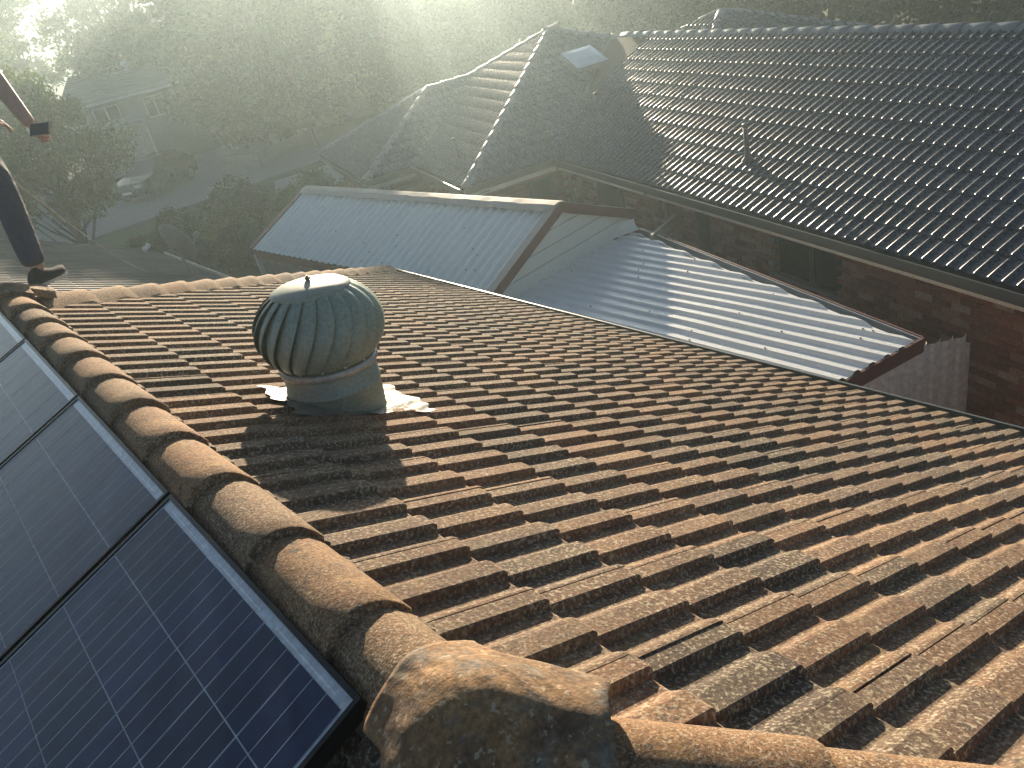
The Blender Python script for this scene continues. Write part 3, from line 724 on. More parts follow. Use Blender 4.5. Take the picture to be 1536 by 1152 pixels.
o = obj('window', (lambda m: m)(MB().prism([W(-.55, 8.285, -1.5), W(.1, 8.285, -1.5), W(.1, 8.299, -1.5), W(-.55, 8.299, -1.5)], (0, 0, 1.1))), 'winframe', nb); INV[o.name] = Matrix()
obj('pane', MB().prism([W(-.5, 8.275, -1.45), W(.05, 8.275, -1.45), W(.05, 8.284, -1.45), W(-.5, 8.284, -1.45)], (0, 0, 1.0)), 'glass', o)
# downpipes
for (u, v) in ((.36, 8.18), (.38, 4.68)):
    mb = MB(); mb.tube([W(.0, v, -.11), W(.06, v, -.22), W(u, v, -.38), W(u, v, -GH)], .042, 8); obj('downpipe', mb, 'palepipe', nb, True)
# roof penetrations on the neighbour roof
def pipe_vent(name, base, h, r, label, cowl=True):
    t_ = thing(name, label, 'pipe', base); mb = MB(); b_ = Vector(base); mb.tube([b_-Vector((0, 0, .08)), b_+Vector((0, 0, h))], r, 10); obj('pipe', mb, 'pipe', t_, True)
    mb = MB(); mb.lathe([(r*2.6, -.01), (r*2.2, .02), (r*1.25, .05), (r*1.1, .09)], 12, Matrix.Translation(b_+Vector((0, 0, .01)))); obj('flashing_collar', mb, 'pipe', t_, True)
    if cowl: mb = MB(); mb.lathe([(r, 0), (r*1.35, .005), (r*1.35, .05), (r*.5, .06), (.001, .06)], 10, Matrix.Translation(b_+Vector((0, 0, h-.03)))); obj('cowl', mb, 'pipe', t_, True)
pipe_vent('roof_pipe', W(.747, 2.943, .355), .50, .035, 'dark upright vent pipe with cowl on the long charcoal roof slope')
pipe_vent('roof_pipe', W(.977, 7.66, .45), .52, .028, 'thin vent pipe on charcoal roof close to the valley')
pipe_vent('roof_pipe', W(-1.46, 9.35, .24), .40, .025, 'short pipe on the sunlit hip end beside the skylight wing')
pipe_vent('roof_pipe', W(.19, 8.47, .29), .10, .05, 'stubby pipe low on the roof face below the skylight')
# skylight
sk = thing('skylight', 'pale square skylight on the charcoal wing roof', 'skylight', W(2.35, 10.55, 1.15))
nS = (-ND*math.sin(A2)+Vector((0, 0, math.cos(A2)))); fS = Vector((0, 0, 1)).cross(-ND); eS = (-ND*math.cos(A2)-Vector((0, 0, math.sin(A2))))
cS = W(2.35, 10.58, T2*(10.58-7.85)); hs = .36
def sq(h_, z_): return [cS+fS*(a*h_)+eS*(b_*h_)+nS*z_ for a, b_ in ((-1, -1), (1, -1), (1, 1), (-1, 1))]
mb = MB(); mb.prism(sq(hs+.04, -.02), nS*.13); obj('curb', mb, 'skyframe', sk)
mb = MB(); mb.add(sq(hs+.03, .115)+sq(hs-.02, .15)+sq(hs*.5, .185), [(i, (i+1) % 4, (i+1) % 4+4, i+4) for i in range(4)]+[(4+i, 4+(i+1) % 4, 8+(i+1) % 4, 8+i) for i in range(4)]+[(8, 9, 10, 11)]); obj('dome', mb, 'skylight', sk)

# ------------------------------------------------------------------ metal roofed shed between the houses
shed = thing('gabled_shed', 'shed with pale ribbed metal gable roof and red-brown barge boards', 'shed', (6.6, 11.3, 0))
r1, r2 = Vector((6.86, 8.0, CAMZ-3.1)), Vector((6.35, 14.67, CAMZ-3.1))
ax = (r2-r1).normalized(); pe = Vector((-ax.y, ax.x, 0)); HWs = 1.50; DR = .655
def corrugated(a, d_along, d_down, La, Ld, pitch, h, mat, parent, name, rib=.35):
    """ribbed sheet: ribs run along d_down, repeat along d_along"""
    nrm = d_along.cross(d_down).normalized(); nrm = nrm if nrm.z > 0 or abs(nrm.z) < .2 else -nrm
    xs = []; k = 0
    while k*pitch < La:
        b0 = k*pitch
        for f_, hh in ((0, 0), (.5-rib*.62, 0), (.5-rib*.3, .8), (.5-rib*.15, 1), (.5+rib*.15, 1), (.5+rib*.3, .8), (.5+rib*.62, 0)):
            if b0+f_*pitch <= La: xs.append((b0+f_*pitch, hh*h))
        k += 1
    xs.append((La, 0)); V = []; F = []; nd = 5
    for x, z in xs:
        for i in range(nd+1): V.append(a+d_along*x+d_down*(Ld*i/nd)+nrm*(z+.0015*math.sin(x*5+i*1.7)))
    for i in range(len(xs)-1):
        for j in range(nd): F.append((i*(nd+1)+j, (i+1)*(nd+1)+j, (i+1)*(nd+1)+j+1, i*(nd+1)+j+1))
    return obj(name, MB().add(V, F), mat, parent, smooth=False)
LS = (r2-r1).length
for sg in (1, -1):
    dd = (pe*sg*HWs-Vector((0, 0, DR))); ld = dd.length
    corrugated(r1, ax, dd.normalized(), LS, ld, .185, .042, 'sheet', shed, 'roof_sheet', .42)
    # barge boards at both ends and capping angle
    for e0, off in ((r1, -.045), (r2, .005)):
        a = e0+ax*off; mb = MB(); mb.prism([a+Vector((0, 0, .05)), a+dd*1.02+Vector((0, 0, .05)), a+dd*1.02+Vector((0, 0, -.10)), a+Vector((0, 0, -.10))], ax*.04); obj('barge_board', mb, 'redtrim', shed)
        a = e0+ax*(-.05 if off < 0 else -.08); u3 = Vector((0, 0, .055)); mb = MB(); mb.prism([a+u3, a+dd*1.02+u3, a+dd*1.02+u3+Vector((0, 0, .006)), a+u3+Vector((0, 0, .006))], ax*.13); obj('barge_capping', mb, 'redtrim' if off > 0 else 'sheetcap', shed)
    a = r1+dd; mb = MB(); mb.prism([a+Vector((0, 0, -.02)), a+Vector((0, 0, -.15)), a+pe*sg*-.03+Vector((0, 0, -.15)), a+pe*sg*-.03+Vector((0, 0, -.02))], ax*LS); obj('eave_beam', mb, 'redtrim', shed)
V = []; F = []; ns = 40
for i in range(ns+1):
    p = r1+ax*(LS*i/ns-.03); wv = .006*math.sin(i*1.3)+.004*math.sin(i*2.9)
    V += [p+pe*.20-Vector((0, 0, .020-wv)), p+pe*.11+Vector((0, 0, .046+wv)), p+Vector((0, 0, .062)), p-pe*.10+Vector((0, 0, .030)), p-pe*.20-Vector((0, 0, .030+wv))]
for i in range(ns):
    for j in range(4): F.append((i*5+j, (i+1)*5+j, (i+1)*5+j+1, i*5+j+1))
obj('ridge_flashing', MB().add(V, F), 'sheetcap', shed)
for k in range(26):
    x = random.uniform(.3, LS-.3); fdn = random.uniform(.15, .95); dd = (pe*HWs-Vector((0, 0, DR)))
    c_ = r1+ax*(round(x/.17)*.17+.085)+dd*fdn+Vector((0, 0, .03)); mb = MB(); mb.lathe([(.011, -.004), (.010, .004), (.0005, .007)], 6, Matrix.Translation(c_)); obj('roof_screw', mb, 'bolt', shed)
# gable cladding boards
gb0, gb1, gt = r1+pe*HWs*.97-Vector((0, 0, DR+.02)), r1-pe*HWs*.97-Vector((0, 0, DR+.02)), r1-Vector((0, 0, .03))
base_l = gb0-Vector((0, 0, .22)); base_r = gb1-Vector((0, 0, .22))
lv = [-.22, 0, .2, .4, .64]
for i in range(4):
    z0_, z1_ = lv[i]+.006, lv[i+1]
    def edge(z):
        f_ = min(max(z/DR, 0), .97); hw_ = HWs*.97*(1-f_) if z > 0 else HWs*.97
        zc = gb0.z+z; c_ = Vector((r1.x, r1.y, zc)); return c_+pe*hw_, c_-pe*hw_
    a, b_ = edge(z0_); c_, d_ = edge(z1_); mb = MB(); mb.prism([a+ax*(.02+.004*i), b_+ax*(.02+.004*i), d_+ax*(.012+.004*i), c_+ax*(.012+.004*i)], ax*.02); obj('cladding_board', mb, 'cream', shed)
mb = MB()
for sg in (1, -1): 
    p = r1+pe*sg*HWs*.93+ax*.1; mb.prism([Vector((p.x, p.y, 0)), Vector((p.x, p.y, 0))+ax*(LS-.2), Vector((p.x, p.y, CAMZ-3.9))+ax*(LS-.2), Vector((p.x, p.y, CAMZ-3.9))], pe*sg*.05)
obj('wall', mb, 'greywall', shed)
mb = MB(); p = r2-ax*.1; mb.prism([Vector((p.x, p.y, 0))+pe*HWs*.93, Vector((p.x, p.y, 0))-pe*HWs*.93, Vector((p.x, p.y, CAMZ-3.8))-pe*HWs*.93, Vector((p.x, p.y, CAMZ-3.2)), Vector((p.x, p.y, CAMZ-3.8))+pe*HWs*.93], -ax*.05); obj('end_wall', mb, 'greywall', shed)
p = r2+pe*HWs*.98; mb = MB(); mb.box((p.x, p.y-.05, (CAMZ-3.85)/2), (.09, .09, CAMZ-3.85)); obj('post', mb, 'white', shed)

# ------------------------------------------------------------------ white awning roof
awn = thing('awning_roof', 'low white ribbed metal roof filling the gap beside the brick wall, sun glinting', 'awning', (6.2, 6, 0))
AZ = CAMZ-4.0; Bc, Cc = Vector((8.23, 8.03, 0)), Vector((6.65, 3.12, 0))
def ymin(x):
    if x <= Cc.x: return 3.12+(Cc.x-x)*.2224
    return 3.12+(x-Cc.x)*(Bc.y-Cc.y)/(Bc.x-Cc.x)
def ymax(x): return 8.03+(Bc.x-x)*.3149
xs = []; x = 5.02
while x < Bc.x:
    for f_, h_ in ((0, 0), (.40, 0), (.52, .7), (.58, 1), (.80, 1), (.86, .7), (.98, 0)):
        if x+f_*.19 < Bc.x-.04: xs.append((x+f_*.19, h_*.032))
    x += .19
V = []; F = []; nd = 14
for x, h_ in xs:
    y0, y1 = ymin(x)-.02, ymax(x)-.02
    for i in range(nd+1):
        y = y0+(y1-y0)*i/nd; V.append((x, y, AZ+.045-(x-5)*.022+h_+.004*math.sin(1.7*y+.9*x)+.0025*math.sin(3.9*y+2*x)))
for i in range(len(xs)-1):
    for j in range(nd): F.append((i*(nd+1)+j, (i+1)*(nd+1)+j, (i+1)*(nd+1)+j+1, i*(nd+1)+j+1))
obj('roof_sheet', MB().add(V, F), 'awning', awn)
gd = (Bc-Cc).normalized(); go = Vector((gd.y, -gd.x, 0))
a = Vector((Cc.x, Cc.y, AZ+.0))-go*.03; gutter_run(a, a+gd*(Bc-Cc).length, go, awn, 'zinc', .13, .085)
mb = MB(); a = Cc+go*.125; mb.prism([Vector((a.x, a.y, AZ+.018)), Vector((a.x, a.y, AZ-.15)), Vector((a.x, a.y, AZ-.15))+go*.02, Vector((a.x, a.y, AZ+.018))+go*.02], gd*(Bc-Cc).length); obj('gutter_board', mb, 'redtrim', awn)
ed = Vector((5.0-Cc.x, (Cc.x-5.0)*.2224, 0)); a = Cc+go*.14-ed.normalized()*.0; eo = Vector((ed.y, -ed.x, 0)).normalized(); eo = eo if eo.y < 0 else -eo
mb = MB(); a = Cc-ed.normalized()*.12+eo*.01; mb.prism([Vector((a.x, a.y, AZ+.02)), Vector((a.x, a.y, AZ-.13)), Vector((a.x, a.y, AZ-.13))+eo*.03, Vector((a.x, a.y, AZ+.02))+eo*.03], ed+ed.normalized()*.12); obj('end_board', mb, 'redtrim', awn)
# wall flashing along the gable
fa = Vector((5.0, ymax(5.0), AZ+.1)); fb = Vector((Bc.x+.05, ymax(Bc.x+.05), AZ+.06))
mb = MB(); sd = Vector((.3, .954, 0)); mb.prism([fa-sd*.09+Vector((0, 0, -.03)), fa-sd*.085+Vector((0, 0, -.015)), fa+Vector((0, 0, .02)), fa+sd*.02+Vector((0, 0, .12)), fa+sd*.03+Vector((0, 0, .12)), fa+sd*.02+Vector((0, 0, -.02))], fb-fa); obj('wall_flashing', mb, 'cream', awn)
for k in range(22):
    x = 5.2+.19*random.randint(0, 13)-.05; y = random.uniform(ymin(x)+.2, ymax(x)-.2); mb = MB(); mb.lathe([(.010, -.004), (.009, .005), (.0005, .008)], 6, Matrix.Translation((x, y, AZ+.08-(x-5)*.022))); obj('roof_screw', mb, 'bolt', awn)
for (x, y) in ((6.5, 3.3), (7.0, 4.5), (7.9, 7.2)):
    mb = MB(); mb.box((x, y, (AZ-.14)/2), (.075, .075, AZ-.14)); obj('post', mb, 'redtrim', awn)
# timber beam and bracket between awning and house
bt = thing('timber_beam', 'grey timber beam spanning from awning corner to the brick wall', 'beam', W(-.3, 4.35, -.8))
mb = MB(); a = Vector((Bc.x-.1, Bc.y-.2, AZ+.05)); b_ = W(.44, 4.34, -.62); b_ = Vector((b_.x, b_.y, b_.z)); a = Vector((8.0, 7.45, AZ+.02)); mb.prism([a+Vector((0, 0, -.07)), a+Vector((0, .05, -.07)), a+Vector((0, .05, .07)), a+Vector((0, 0, .07))], b_-a); obj('beam', mb, 'timber', bt)
mb = MB(); a = W(.0, 4.30, -1.06); mb.prism([a, a+Vector((0, .05, 0)), a+Vector((0, .05, .14)), a+Vector((0, 0, .14))], W(.44, 4.36, -1.0)-W(0, 4.3, -1.06)); obj('bracket', mb, 'timber', bt)

# ------------------------------------------------------------------ sheet fence at the end of the awning
fn = thing('sheet_fence', 'pale ribbed sheet metal fence under the red fascia by the brick wall', 'fence', (6.6, 3.1, 0))
fd = Vector((.976, -.217, 0)); f0 = Vector((5.55, 3.36, 0)); k = 0; x = 0.; TOP = lambda X: AZ-.13 if X < 6.70 else AZ-.05-(X-6.7)*.27
seg = [(0, 0), (.05, 0), (.075, .028), (.155, .028), (.18, 0)]
for k in range(10):
    xs = [(k*.19+a, b_) for a, b_ in seg]+[((k+1)*.19, 0)]; V = []; F = []
    p0 = f0+fd*(k*.19)
    tz = TOP(p0.x+.09)
    for a, b_ in xs:
        p = f0+fd*a+Vector((-.217, -.976, 0))*b_; V += [(p.x, p.y, .03), (p.x, p.y, tz)]
    F = [(2*i, 2*i+2, 2*i+3, 2*i+1) for i in range(len(xs)-1)]
    o = obj('fence_sheet', MB().add(V, F), 'fence', fn); md = o.modifiers.new('thickness', 'SOLIDIFY'); md.thickness = .004
mb = MB(); p = f0+fd*1.92; mb.box((p.x, p.y, (AZ-.34)/2), (.05, .05, AZ-.34)); obj('post', mb, 'fence', fn)

# ------------------------------------------------------------------ rear wing of the brown house (shaded roof)
WX, WY = 3.53, 15.7; WHALF = 4.5; WRX = WX-WHALF; WZ = ZE; WRZ = WZ+WHALF*TP
mb = MB(); b = -.055
mb.add([(WX, 9.0, WZ+b), (WX, WY, WZ+b), (WRX, WY, WRZ+b), (WRX, 5.2, WRZ+b), (WRX-WHALF, WY, WZ+b), (WRX-WHALF, 5.2, WZ+b)], [(0, 1, 2, 3), (3, 2, 4, 5)])
wroof = obj('rear_wing_roof', mb, 'under', house); INV[wroof.name] = Matrix()
tile_field(wroof, 'roof_tile', tile1, 'shaded_charcoal', (WX, 9.3, WZ), (1, 0, 0), PIT, 16, -14, 24, E1, .30,
           [(J(WX, YF+HALF), J(-s2, s2)), (J(0, WY), J(0, -1)), (J(WRX+.02, 0), J(1, 0))], 0, seed=31, group_stuff='rear_wing_tile_field')
cap_w = bpy.data.meshes.new('verge_cap'); bm = bmesh.new(); bm.from_mesh(capN); bm.to_mesh(cap_w); bm.free(); cap_w.materials.append(MT['shaded_charcoal'])
a, b_ = Vector((WX, WY, WZ+.05)), Vector((WRX, WY, WRZ+.05)); d = (b_-a).normalized(); s = 0.; sd = d.cross(Vector((0, 0, 1))).normalized(); up = sd.cross(d)
while s < (b_-a).length-.1:
    M = Matrix((d.cross(up).normalized(), d, up)).transposed().to_4x4(); M.translation = a+d*s+up*.03; o = bpy.data.objects.new('verge_cap', cap_w); link(o, wroof); o.matrix_basis = M; s += .38
gutter_run((WX-.03, 9.6, WZ), (WX-.03, WY, WZ), (1, 0, 0), house, 'fascia', name='rear_gutter')
mb = MB(); mb.box((WX-.5, 12.6, (WZ-.2)/2), (.12, 6.0, WZ-.2)); mb.prism([(WX-.5, WY-.3, 0), (WRX-WHALF+.5, WY-.3, 0), (WRX-WHALF+.5, WY-.3, WZ), (WRX, WY-.3, WRZ-.15), (WX-.5, WY-.3, WZ)], (0, .12, 0)); obj('rear_wall', mb, 'brick', house)

# satellite dish on the rear wing
def on_wing(x, y): return Vector((x, y, WZ+(WX-x)*TP))
db = on_wing(3.16, 12.7)
ds = thing('satellite_dish', 'round satellite dish in backlit grey with feed arm on the shaded rear roof', 'satellite dish', db)
mb = MB(); mb.tube([db+Vector((0, 0, -.05)), db+Vector((0, 0, .25)), db+Vector((-.03, .02, .42))], .022, 8); obj('mast', mb, 'dish', ds, True)
fdir = Vector((.90, .30, .28)).normalized(); cD = db+Vector((-.03, .0, .52))
zM = fdir.to_track_quat('Z', 'Y').to_matrix().to_4x4()
mb = MB(); pr_ = [(.0005, 0), (.08, .004), (.16, .017), (.24, .038), (.32, .068), (.34, .078), (.345, .072), (.32, .056), (.16, .006), (.0005, -.012)]
mb.lathe([(r, z) for r, z in pr_], 32, Matrix.Translation(cD) @ zM); obj('reflector', mb, 'dish', ds, True)
mb = MB(); lowp = cD+zM.to_3x3() @ Vector((0, -.33, .07)); foc = cD+fdir*.42+Vector((0, 0, -.12)); mb.tube([lowp, foc], .012, 6); mb.tube([cD-fdir*.02, cD-fdir*.12, db+Vector((-.03, .02, .4))], .03, 8); obj('feed_arm', mb, 'dish', ds)
mb = MB(); mb.tube([foc-fdir*.05, foc+fdir*.06], .035, 10); obj('feed_horn', mb, 'dish', ds, True)
lb = on_wing(3.25, 15.3); lt_ = thing('security_light', 'small white twin floodlight at the gutter corner of rear roof', 'floodlight', lb)
mb = MB(); mb.tube([lb+Vector((0, 0, -.05)), lb+Vector((0, 0, .12))], .02, 6); obj('stem', mb, 'white', lt_)
for q in (-.07, .07):
    mb = MB(); mb.tube([lb+Vector((q*.4, q, .12)), lb+Vector((q*.9+.04, q*1.1-.03, .16))], [.035, .055], 10); obj('lamp_head', mb, 'white', lt_, True)

# ------------------------------------------------------------------ worker on the ridge
def skinned(name, pts, edges, mat, parent, sub=2, root=0):
    me = bpy.data.meshes.new(name); me.from_pydata([p[:3] for p in pts], edges, []); me.materials.append(MT[mat])
    o = bpy.data.objects.new(name, me); link(o, parent)
    md = o.modifiers.new('skin', 'SKIN'); md.use_smooth_shade = True
    for i, p in enumerate(pts):
        r = p[3]; me.skin_vertices[0].data[i].radius = (r, p[4] if len(p) > 4 else r)
        me.skin_vertices[0].data[i].use_root = (i == root)
    o.modifiers.new('subdivision', 'SUBSURF').levels = sub; o.modifiers['subdivision'].render_levels = sub
    return o
FA, FK, FH = Vector((.515, 5.19, 5.06)), Vector((.575, 5.38, 5.50)), Vector((.56, 5.80, 5.86))
pelvis = Vector((.47, 5.86, 5.90)); FH2 = Vector((.36, 5.90, 5.86)); FK2 = Vector((.36, 5.74, 5.43)); FA2 = Vector((.12, 5.92, 5.03-.45))
FA2.z = CZ-.05-(FA2.y-YF)*TP+.03
chest = Vector((.66, 5.92, 6.22)); neck = Vector((.78, 5.93, 6.40)); head = Vector((.86, 5.90, 6.54))
shR, shL = Vector((.80, 5.78, 6.28)), Vector((.62, 6.12, 6.30)); elR = Vector((.825, 5.56, 6.03)); wrR = Vector((.862, 5.372, 5.735)); elL = Vector((.66, 6.30, 6.02)); wrL = Vector((.78, 6.24, 5.82))
pw = thing('person', 'worker in navy trousers and black shoes stepping on the ridge, phone in hand', 'person', (.5, 5.3, 4.9))
body = [(*pelvis, .10), (*((pelvis+chest)/2), .12), (*chest, .14), (*neck, .055), (*head, .085), (*(head+Vector((.03, 0, .09))), .07),
        (*shR, .06), (*elR, .056), (*wrR, .036), (*shL, .06), (*elL, .044), (*wrL, .030), (*FH, .085), (*FK, .058), (*(FA+Vector((0, 0, -.06))), .042), (*FH2, .085), (*FK2, .058), (*(FA2+Vector((0, 0, -.06))), .042)]
skinned('body', body, [(0, 1), (1, 2), (2, 3), (3, 4), (4, 5), (2, 6), (6, 7), (7, 8), (2, 9), (9, 10), (10, 11), (0, 12), (12, 13), (13, 14), (0, 15), (15, 16), (16, 17)], 'skin', pw)
m1, m2 = (FH+FK)/2, (FK+FA)/2
trs = [(*(pelvis+Vector((.03, .01, .08))), .145, .12), (*pelvis, .15, .13), (*FH, .115), (*m1, .098), (*FK, .082), (*m2, .078), (*(FA+Vector((.004, .01, .05))), .070), (*(FA+Vector((0, 0, -.02))), .066),
       (*FH2, .115), (*((FH2+FK2)/2), .098), (*FK2, .082), (*((FK2+FA2)/2), .075), (*(FA2+Vector((.01, 0, .04))), .066)]
skinned('trousers', trs, [(0, 1), (1, 2), (2, 3), (3, 4), (4, 5), (5, 6), (6, 7), (1, 8), (8, 9), (9, 10), (10, 11), (11, 12)], 'navy', pw, root=1)
sht = [(*(pelvis+Vector((.03, .01, .03))), .16, .13), (*((pelvis+chest)/2), .155), (*chest, .175, .15), (*(neck-Vector((.03, 0, .05))), .08), (*shR, .075), (*((shR+elR)/2), .066), (*shL, .075), (*((shL+elL)/2), .066)]
skinned('shirt', sht, [(0, 1), (1, 2), (2, 3), (2, 4), (4, 5), (2, 6), (6, 7)], 'shirt', pw)
skinned('hair', [(*(head+Vector((-.01, .01, .05))), .092), (*(head+Vector((-.03, .02, .11))), .07)], [(0, 1)], 'hair', pw)
# face: nose, ears
skinned('nose', [(*(head+Vector((.085, -.03, .02))), .012), (*(head+Vector((.10, -.035, -.01))), .014)], [(0, 1)], 'skin', pw, 1)
def shoe(an, tdir, name='shoe'):
    t_ = Vector(tdir).normalized(); sidev = t_.cross(Vector((0, 0, 1))).normalized(); upv = sidev.cross(t_)
    base = an-upv*.115-t_*.055
    secs = [(-.015, .028, .045, .0), (.0, .036, .075, .0), (.05, .041, .095, 0), (.10, .043, .078, 0), (.16, .048, .056, 0), (.21, .047, .046, .004), (.25, .036, .038, .012), (.272, .014, .026, .018)]
    V = []; F = []; n = 10
    for x, hw_, h_, lift in secs:
        for k in range(n):
            th = 2*math.pi*k/n; V.append(base+t_*x+sidev*(hw_*math.cos(th))+upv*(lift+.018+max(0, math.sin(th))*h_*1.0+min(0, math.sin(th))*.006))
    for i in range(len(secs)-1):
        for k in range(n): F.append((i*n+k, i*n+(k+1) % n, (i+1)*n+(k+1) % n, (i+1)*n+k))
    F += [tuple(range(n))[::-1], tuple((len(secs)-1)*n+k for k in range(n))]
    s_ = obj(name, MB().add(V, F), 'shoe', pw, True)
    INV[s_.name] = Matrix.Translation(-Vector(pw.location)); V = []; F = []
    for x, hw_, h_, lift in secs:
        for yy, zz_ in ((-1, 0), (1, 0), (1, .018), (-1, .018)): V.append(base+t_*x+sidev*(yy*hw_*1.04)+upv*(lift+zz_))
    for i in range(len(secs)-1):
        for k in range(4): F.append((i*4+k, i*4+(k+1) % 4, (i+1)*4+(k+1) % 4, (i+1)*4+k))
    F += [(3, 2, 1, 0), tuple((len(secs)-1)*4+k for k in range(4))]
    so_ = obj('sole', MB().add(V, F), 'sole', s_); so_.matrix_parent_inverse = Matrix()
shoe(FA+Vector((-.01, -.01, -.01)), (.62, .60, -.08)); shoe(FA2, (-.2, .9, -.45))
# right hand closed round the phone
px_ = (RT*.95-FW*.30).normalized(); py_ = (DN-px_*DN.dot(px_)).normalized(); pz_ = px_.cross(py_)   # long side, short side, through
ph = wrR+px_*.092+py_*.034-pz_*.030
M3p = Matrix((px_, py_, pz_)).transposed()
phn = thing('phone', 'mobile phone with pale case held in the hand of the worker', 'phone', ph)
mb = MB(); mb.box(ph, (.148, .074, .009), M3p); obj('case', mb, 'phone', phn, bevel=.003)
mb = MB(); mb.box(ph-pz_*.0049, (.136, .066, .0012), M3p); obj('screen', mb, 'glass', phn)
pc = wrR+px_*.028+py_*.038+pz_*.008
hand_pts = [(*wrR, .026, .022), (*pc, .036, .016), (*(pc+px_*.03+py_*.012), .034, .014)]; hand_e = [(0, 1), (1, 2)]
def finger(a, b1, b2, c_, r=.009):
    i = len(hand_pts); hand_pts.extend([(*a, r*1.1), (*b1, r), (*b2, r*.95), (*c_, r*.8)]); hand_e.extend([(2, i), (i, i+1), (i+1, i+2), (i+2, i+3)])
k0 = pc+px_*.034
for q, l_ in ((-.030, 1.0), (-.008, 1.06), (.014, 1.0), (.034, .85)):
    a = k0+py_*(q+.012)+pz_*.006; finger(a, a+px_*.026*l_+pz_*.006, a+px_*.046*l_+pz_*.002, a+px_*.058*l_-pz_*.004)
a = pc-py_*.030-pz_*.004; finger(a, a+px_*.024-py_*.008-pz_*.012, a+px_*.045-py_*.004-pz_*.017, a+px_*.058+py_*.004-pz_*.017, .0105)
skinned('hand', hand_pts, hand_e, 'skin', pw, 2)
hl = [(*wrL, .026, .022), (*(wrL+Vector((.05, -.01, -.05))), .036, .016)]; he = [(0, 1)]
for q in range(4):
    a = wrL+Vector((.075, -.03+q*.02, -.07)); i = len(hl); hl += [(*a, .009), (*(a+Vector((.02, 0, -.035))), .0085), (*(a+Vector((.02, -.01, -.06))), .007)]; he += [(1, i), (i, i+1), (i+1, i+2)]
a = wrL+Vector((.04, -.045, -.045)); i = len(hl); hl += [(*a, .0105), (*(a+Vector((.02, -.015, -.03))), .009)]; he += [(1, i), (i, i+1)]
skinned('hand', hl, he, 'skin', pw, 2)
# safety line from the worker to the rear roof
rp = thing('safety_line', 'thin pale line hanging from the worker to the rear roof', 'rope', on_wing(2.6, 12.0))
a, b_ = FK+Vector((.06, .06, .02)), on_wing(2.55, 12.2)+Vector((0, 0, .04)); pts = [a.lerp(b_, k/14)-Vector((0, 0, .12*math.sin(math.pi*k/14))) for k in range(15)]
mb = MB(); mb.tube(pts, .004, 5); obj('line', mb, 'sole', rp)

# ------------------------------------------------------------------ street side on the left: drive, lawn, walls, car, houses
sheet('driveway', [(4, 34), (17, 32.5), (22, 38), (18, 47), (9, 46.5), (4, 44)], gz(10, 40)+.004, 'concrete')
sheet('lawn', [(-6, 20), (9, 20.5), (11, 27), (6, 33.5), (-6, 33)], .004, 'grass')
sheet('side_path', [(8.4, 19), (13, 20), (15, 31), (12.6, 32), (9.5, 25)], .008, 'concrete')
rw = thing('retaining_wall', 'low stone retaining wall edging the raised bed beside the drive', 'wall', (14, 37, 0))
mb0 = [(13.3, 39.3), (14.0, 36.2), (18.5, 38.6)]
for (a, b_) in zip(mb0, mb0[1:]):
    a, b_ = Vector((*a, 0)), Vector((*b_, 0)); L = (b_-a).length; d = (b_-a)/L; nb_ = int(L/.45)
    for c2 in range(2):
        for k in range(nb_):
            m = MB(); m.box(a+d*((k+.5+.25*(c2 % 2))*L/nb_)+Vector((0, 0, .16+c2*.3)), (L/nb_*.96, .26, .28), d.to_track_quat('X', 'Z').to_matrix()); obj('stone_block', m, 'stone', rw, bevel=.02)
def house_box(name, label, o, e1, L, D, hw_, pitch, wallm, roofm, over=.5):
    e1 = Vector((*e1, 0)).normalized(); e2 = Vector((-e1.y, e1.x, 0)); o = Vector(o)
    t_ = thing(name, label, 'house', o)
    P = lambda x, y, z: o+e1*x+e2*y+Vector((0, 0, z))
    mb = MB(); mb.prism([P(0, 0, -.5), P(L, 0, -.5), P(L, D, -.5), P(0, D, -.5)], (0, 0, hw_+.5)); wl = obj('wall', mb, wallm, t_)
    hr = (D/2+over)*math.tan(pitch); mb = MB()
    for x in (0.02, L-.14): mb.prism([P(x, 0, hw_), P(x, D, hw_), P(x, D/2, hw_+D/2*math.tan(pitch))], e1*.12)
    obj('gable', mb, wallm, t_)
    rf = None
    for sg in (0, 1):
        ya, yb = (-over, D/2) if sg == 0 else (D+over, D/2); za = hw_-over*math.tan(pitch)
        m = MB(); m.prism([P(-over, ya, za+.03), P(L+over, ya, za+.03), P(L+over, yb, hw_+D/2*math.tan(pitch)+.03), P(-over, yb, hw_+D/2*math.tan(pitch)+.03)], (0, 0, .06))
        rf = obj('roof', m, roofm, t_); INV[rf.name] = Matrix.Translation(-o)
        nc = int((D/2+over)/math.cos(pitch)/.34)
        cr = MB()
        for k in range(nc):
            f0_, f1_ = k/nc, (k+1)/nc; A_ = [P(-over, ya+(yb-ya)*f, za+(hw_+D/2*math.tan(pitch)-za)*f+.095) for f in (f0_, f1_)]
            cr.add([A_[0]+Vector((0, 0, .035)), A_[0]+Vector((0, 0, .035))+e1*(L+2*over), A_[1]+e1*(L+2*over), A_[1], A_[0], A_[0]+e1*(L+2*over)], [(0, 1, 2, 3), (4, 5, 1, 0)])
        obj('tile_courses', cr, roofm, t_)
        m = MB(); m.prism([P(-over, ya, za+.09), P(-over, ya, za-.11), P(-over, ya+(.04 if sg == 0 else -.04), za-.11), P(-over, ya+(.04 if sg == 0 else -.04), za+.09)], e1*(L+2*over)); obj('fascia', m, 'white', t_)
    return t_, P, e1, e2
hF, P, e1, e2 = house_box('tiled_house', 'pale roofed house across the drive, half hidden by trees', (11.0, 54.5, .2), (.86, -.51), 10.5, 7.5, 3.6, R_(20), 'greywall', 'farroof')
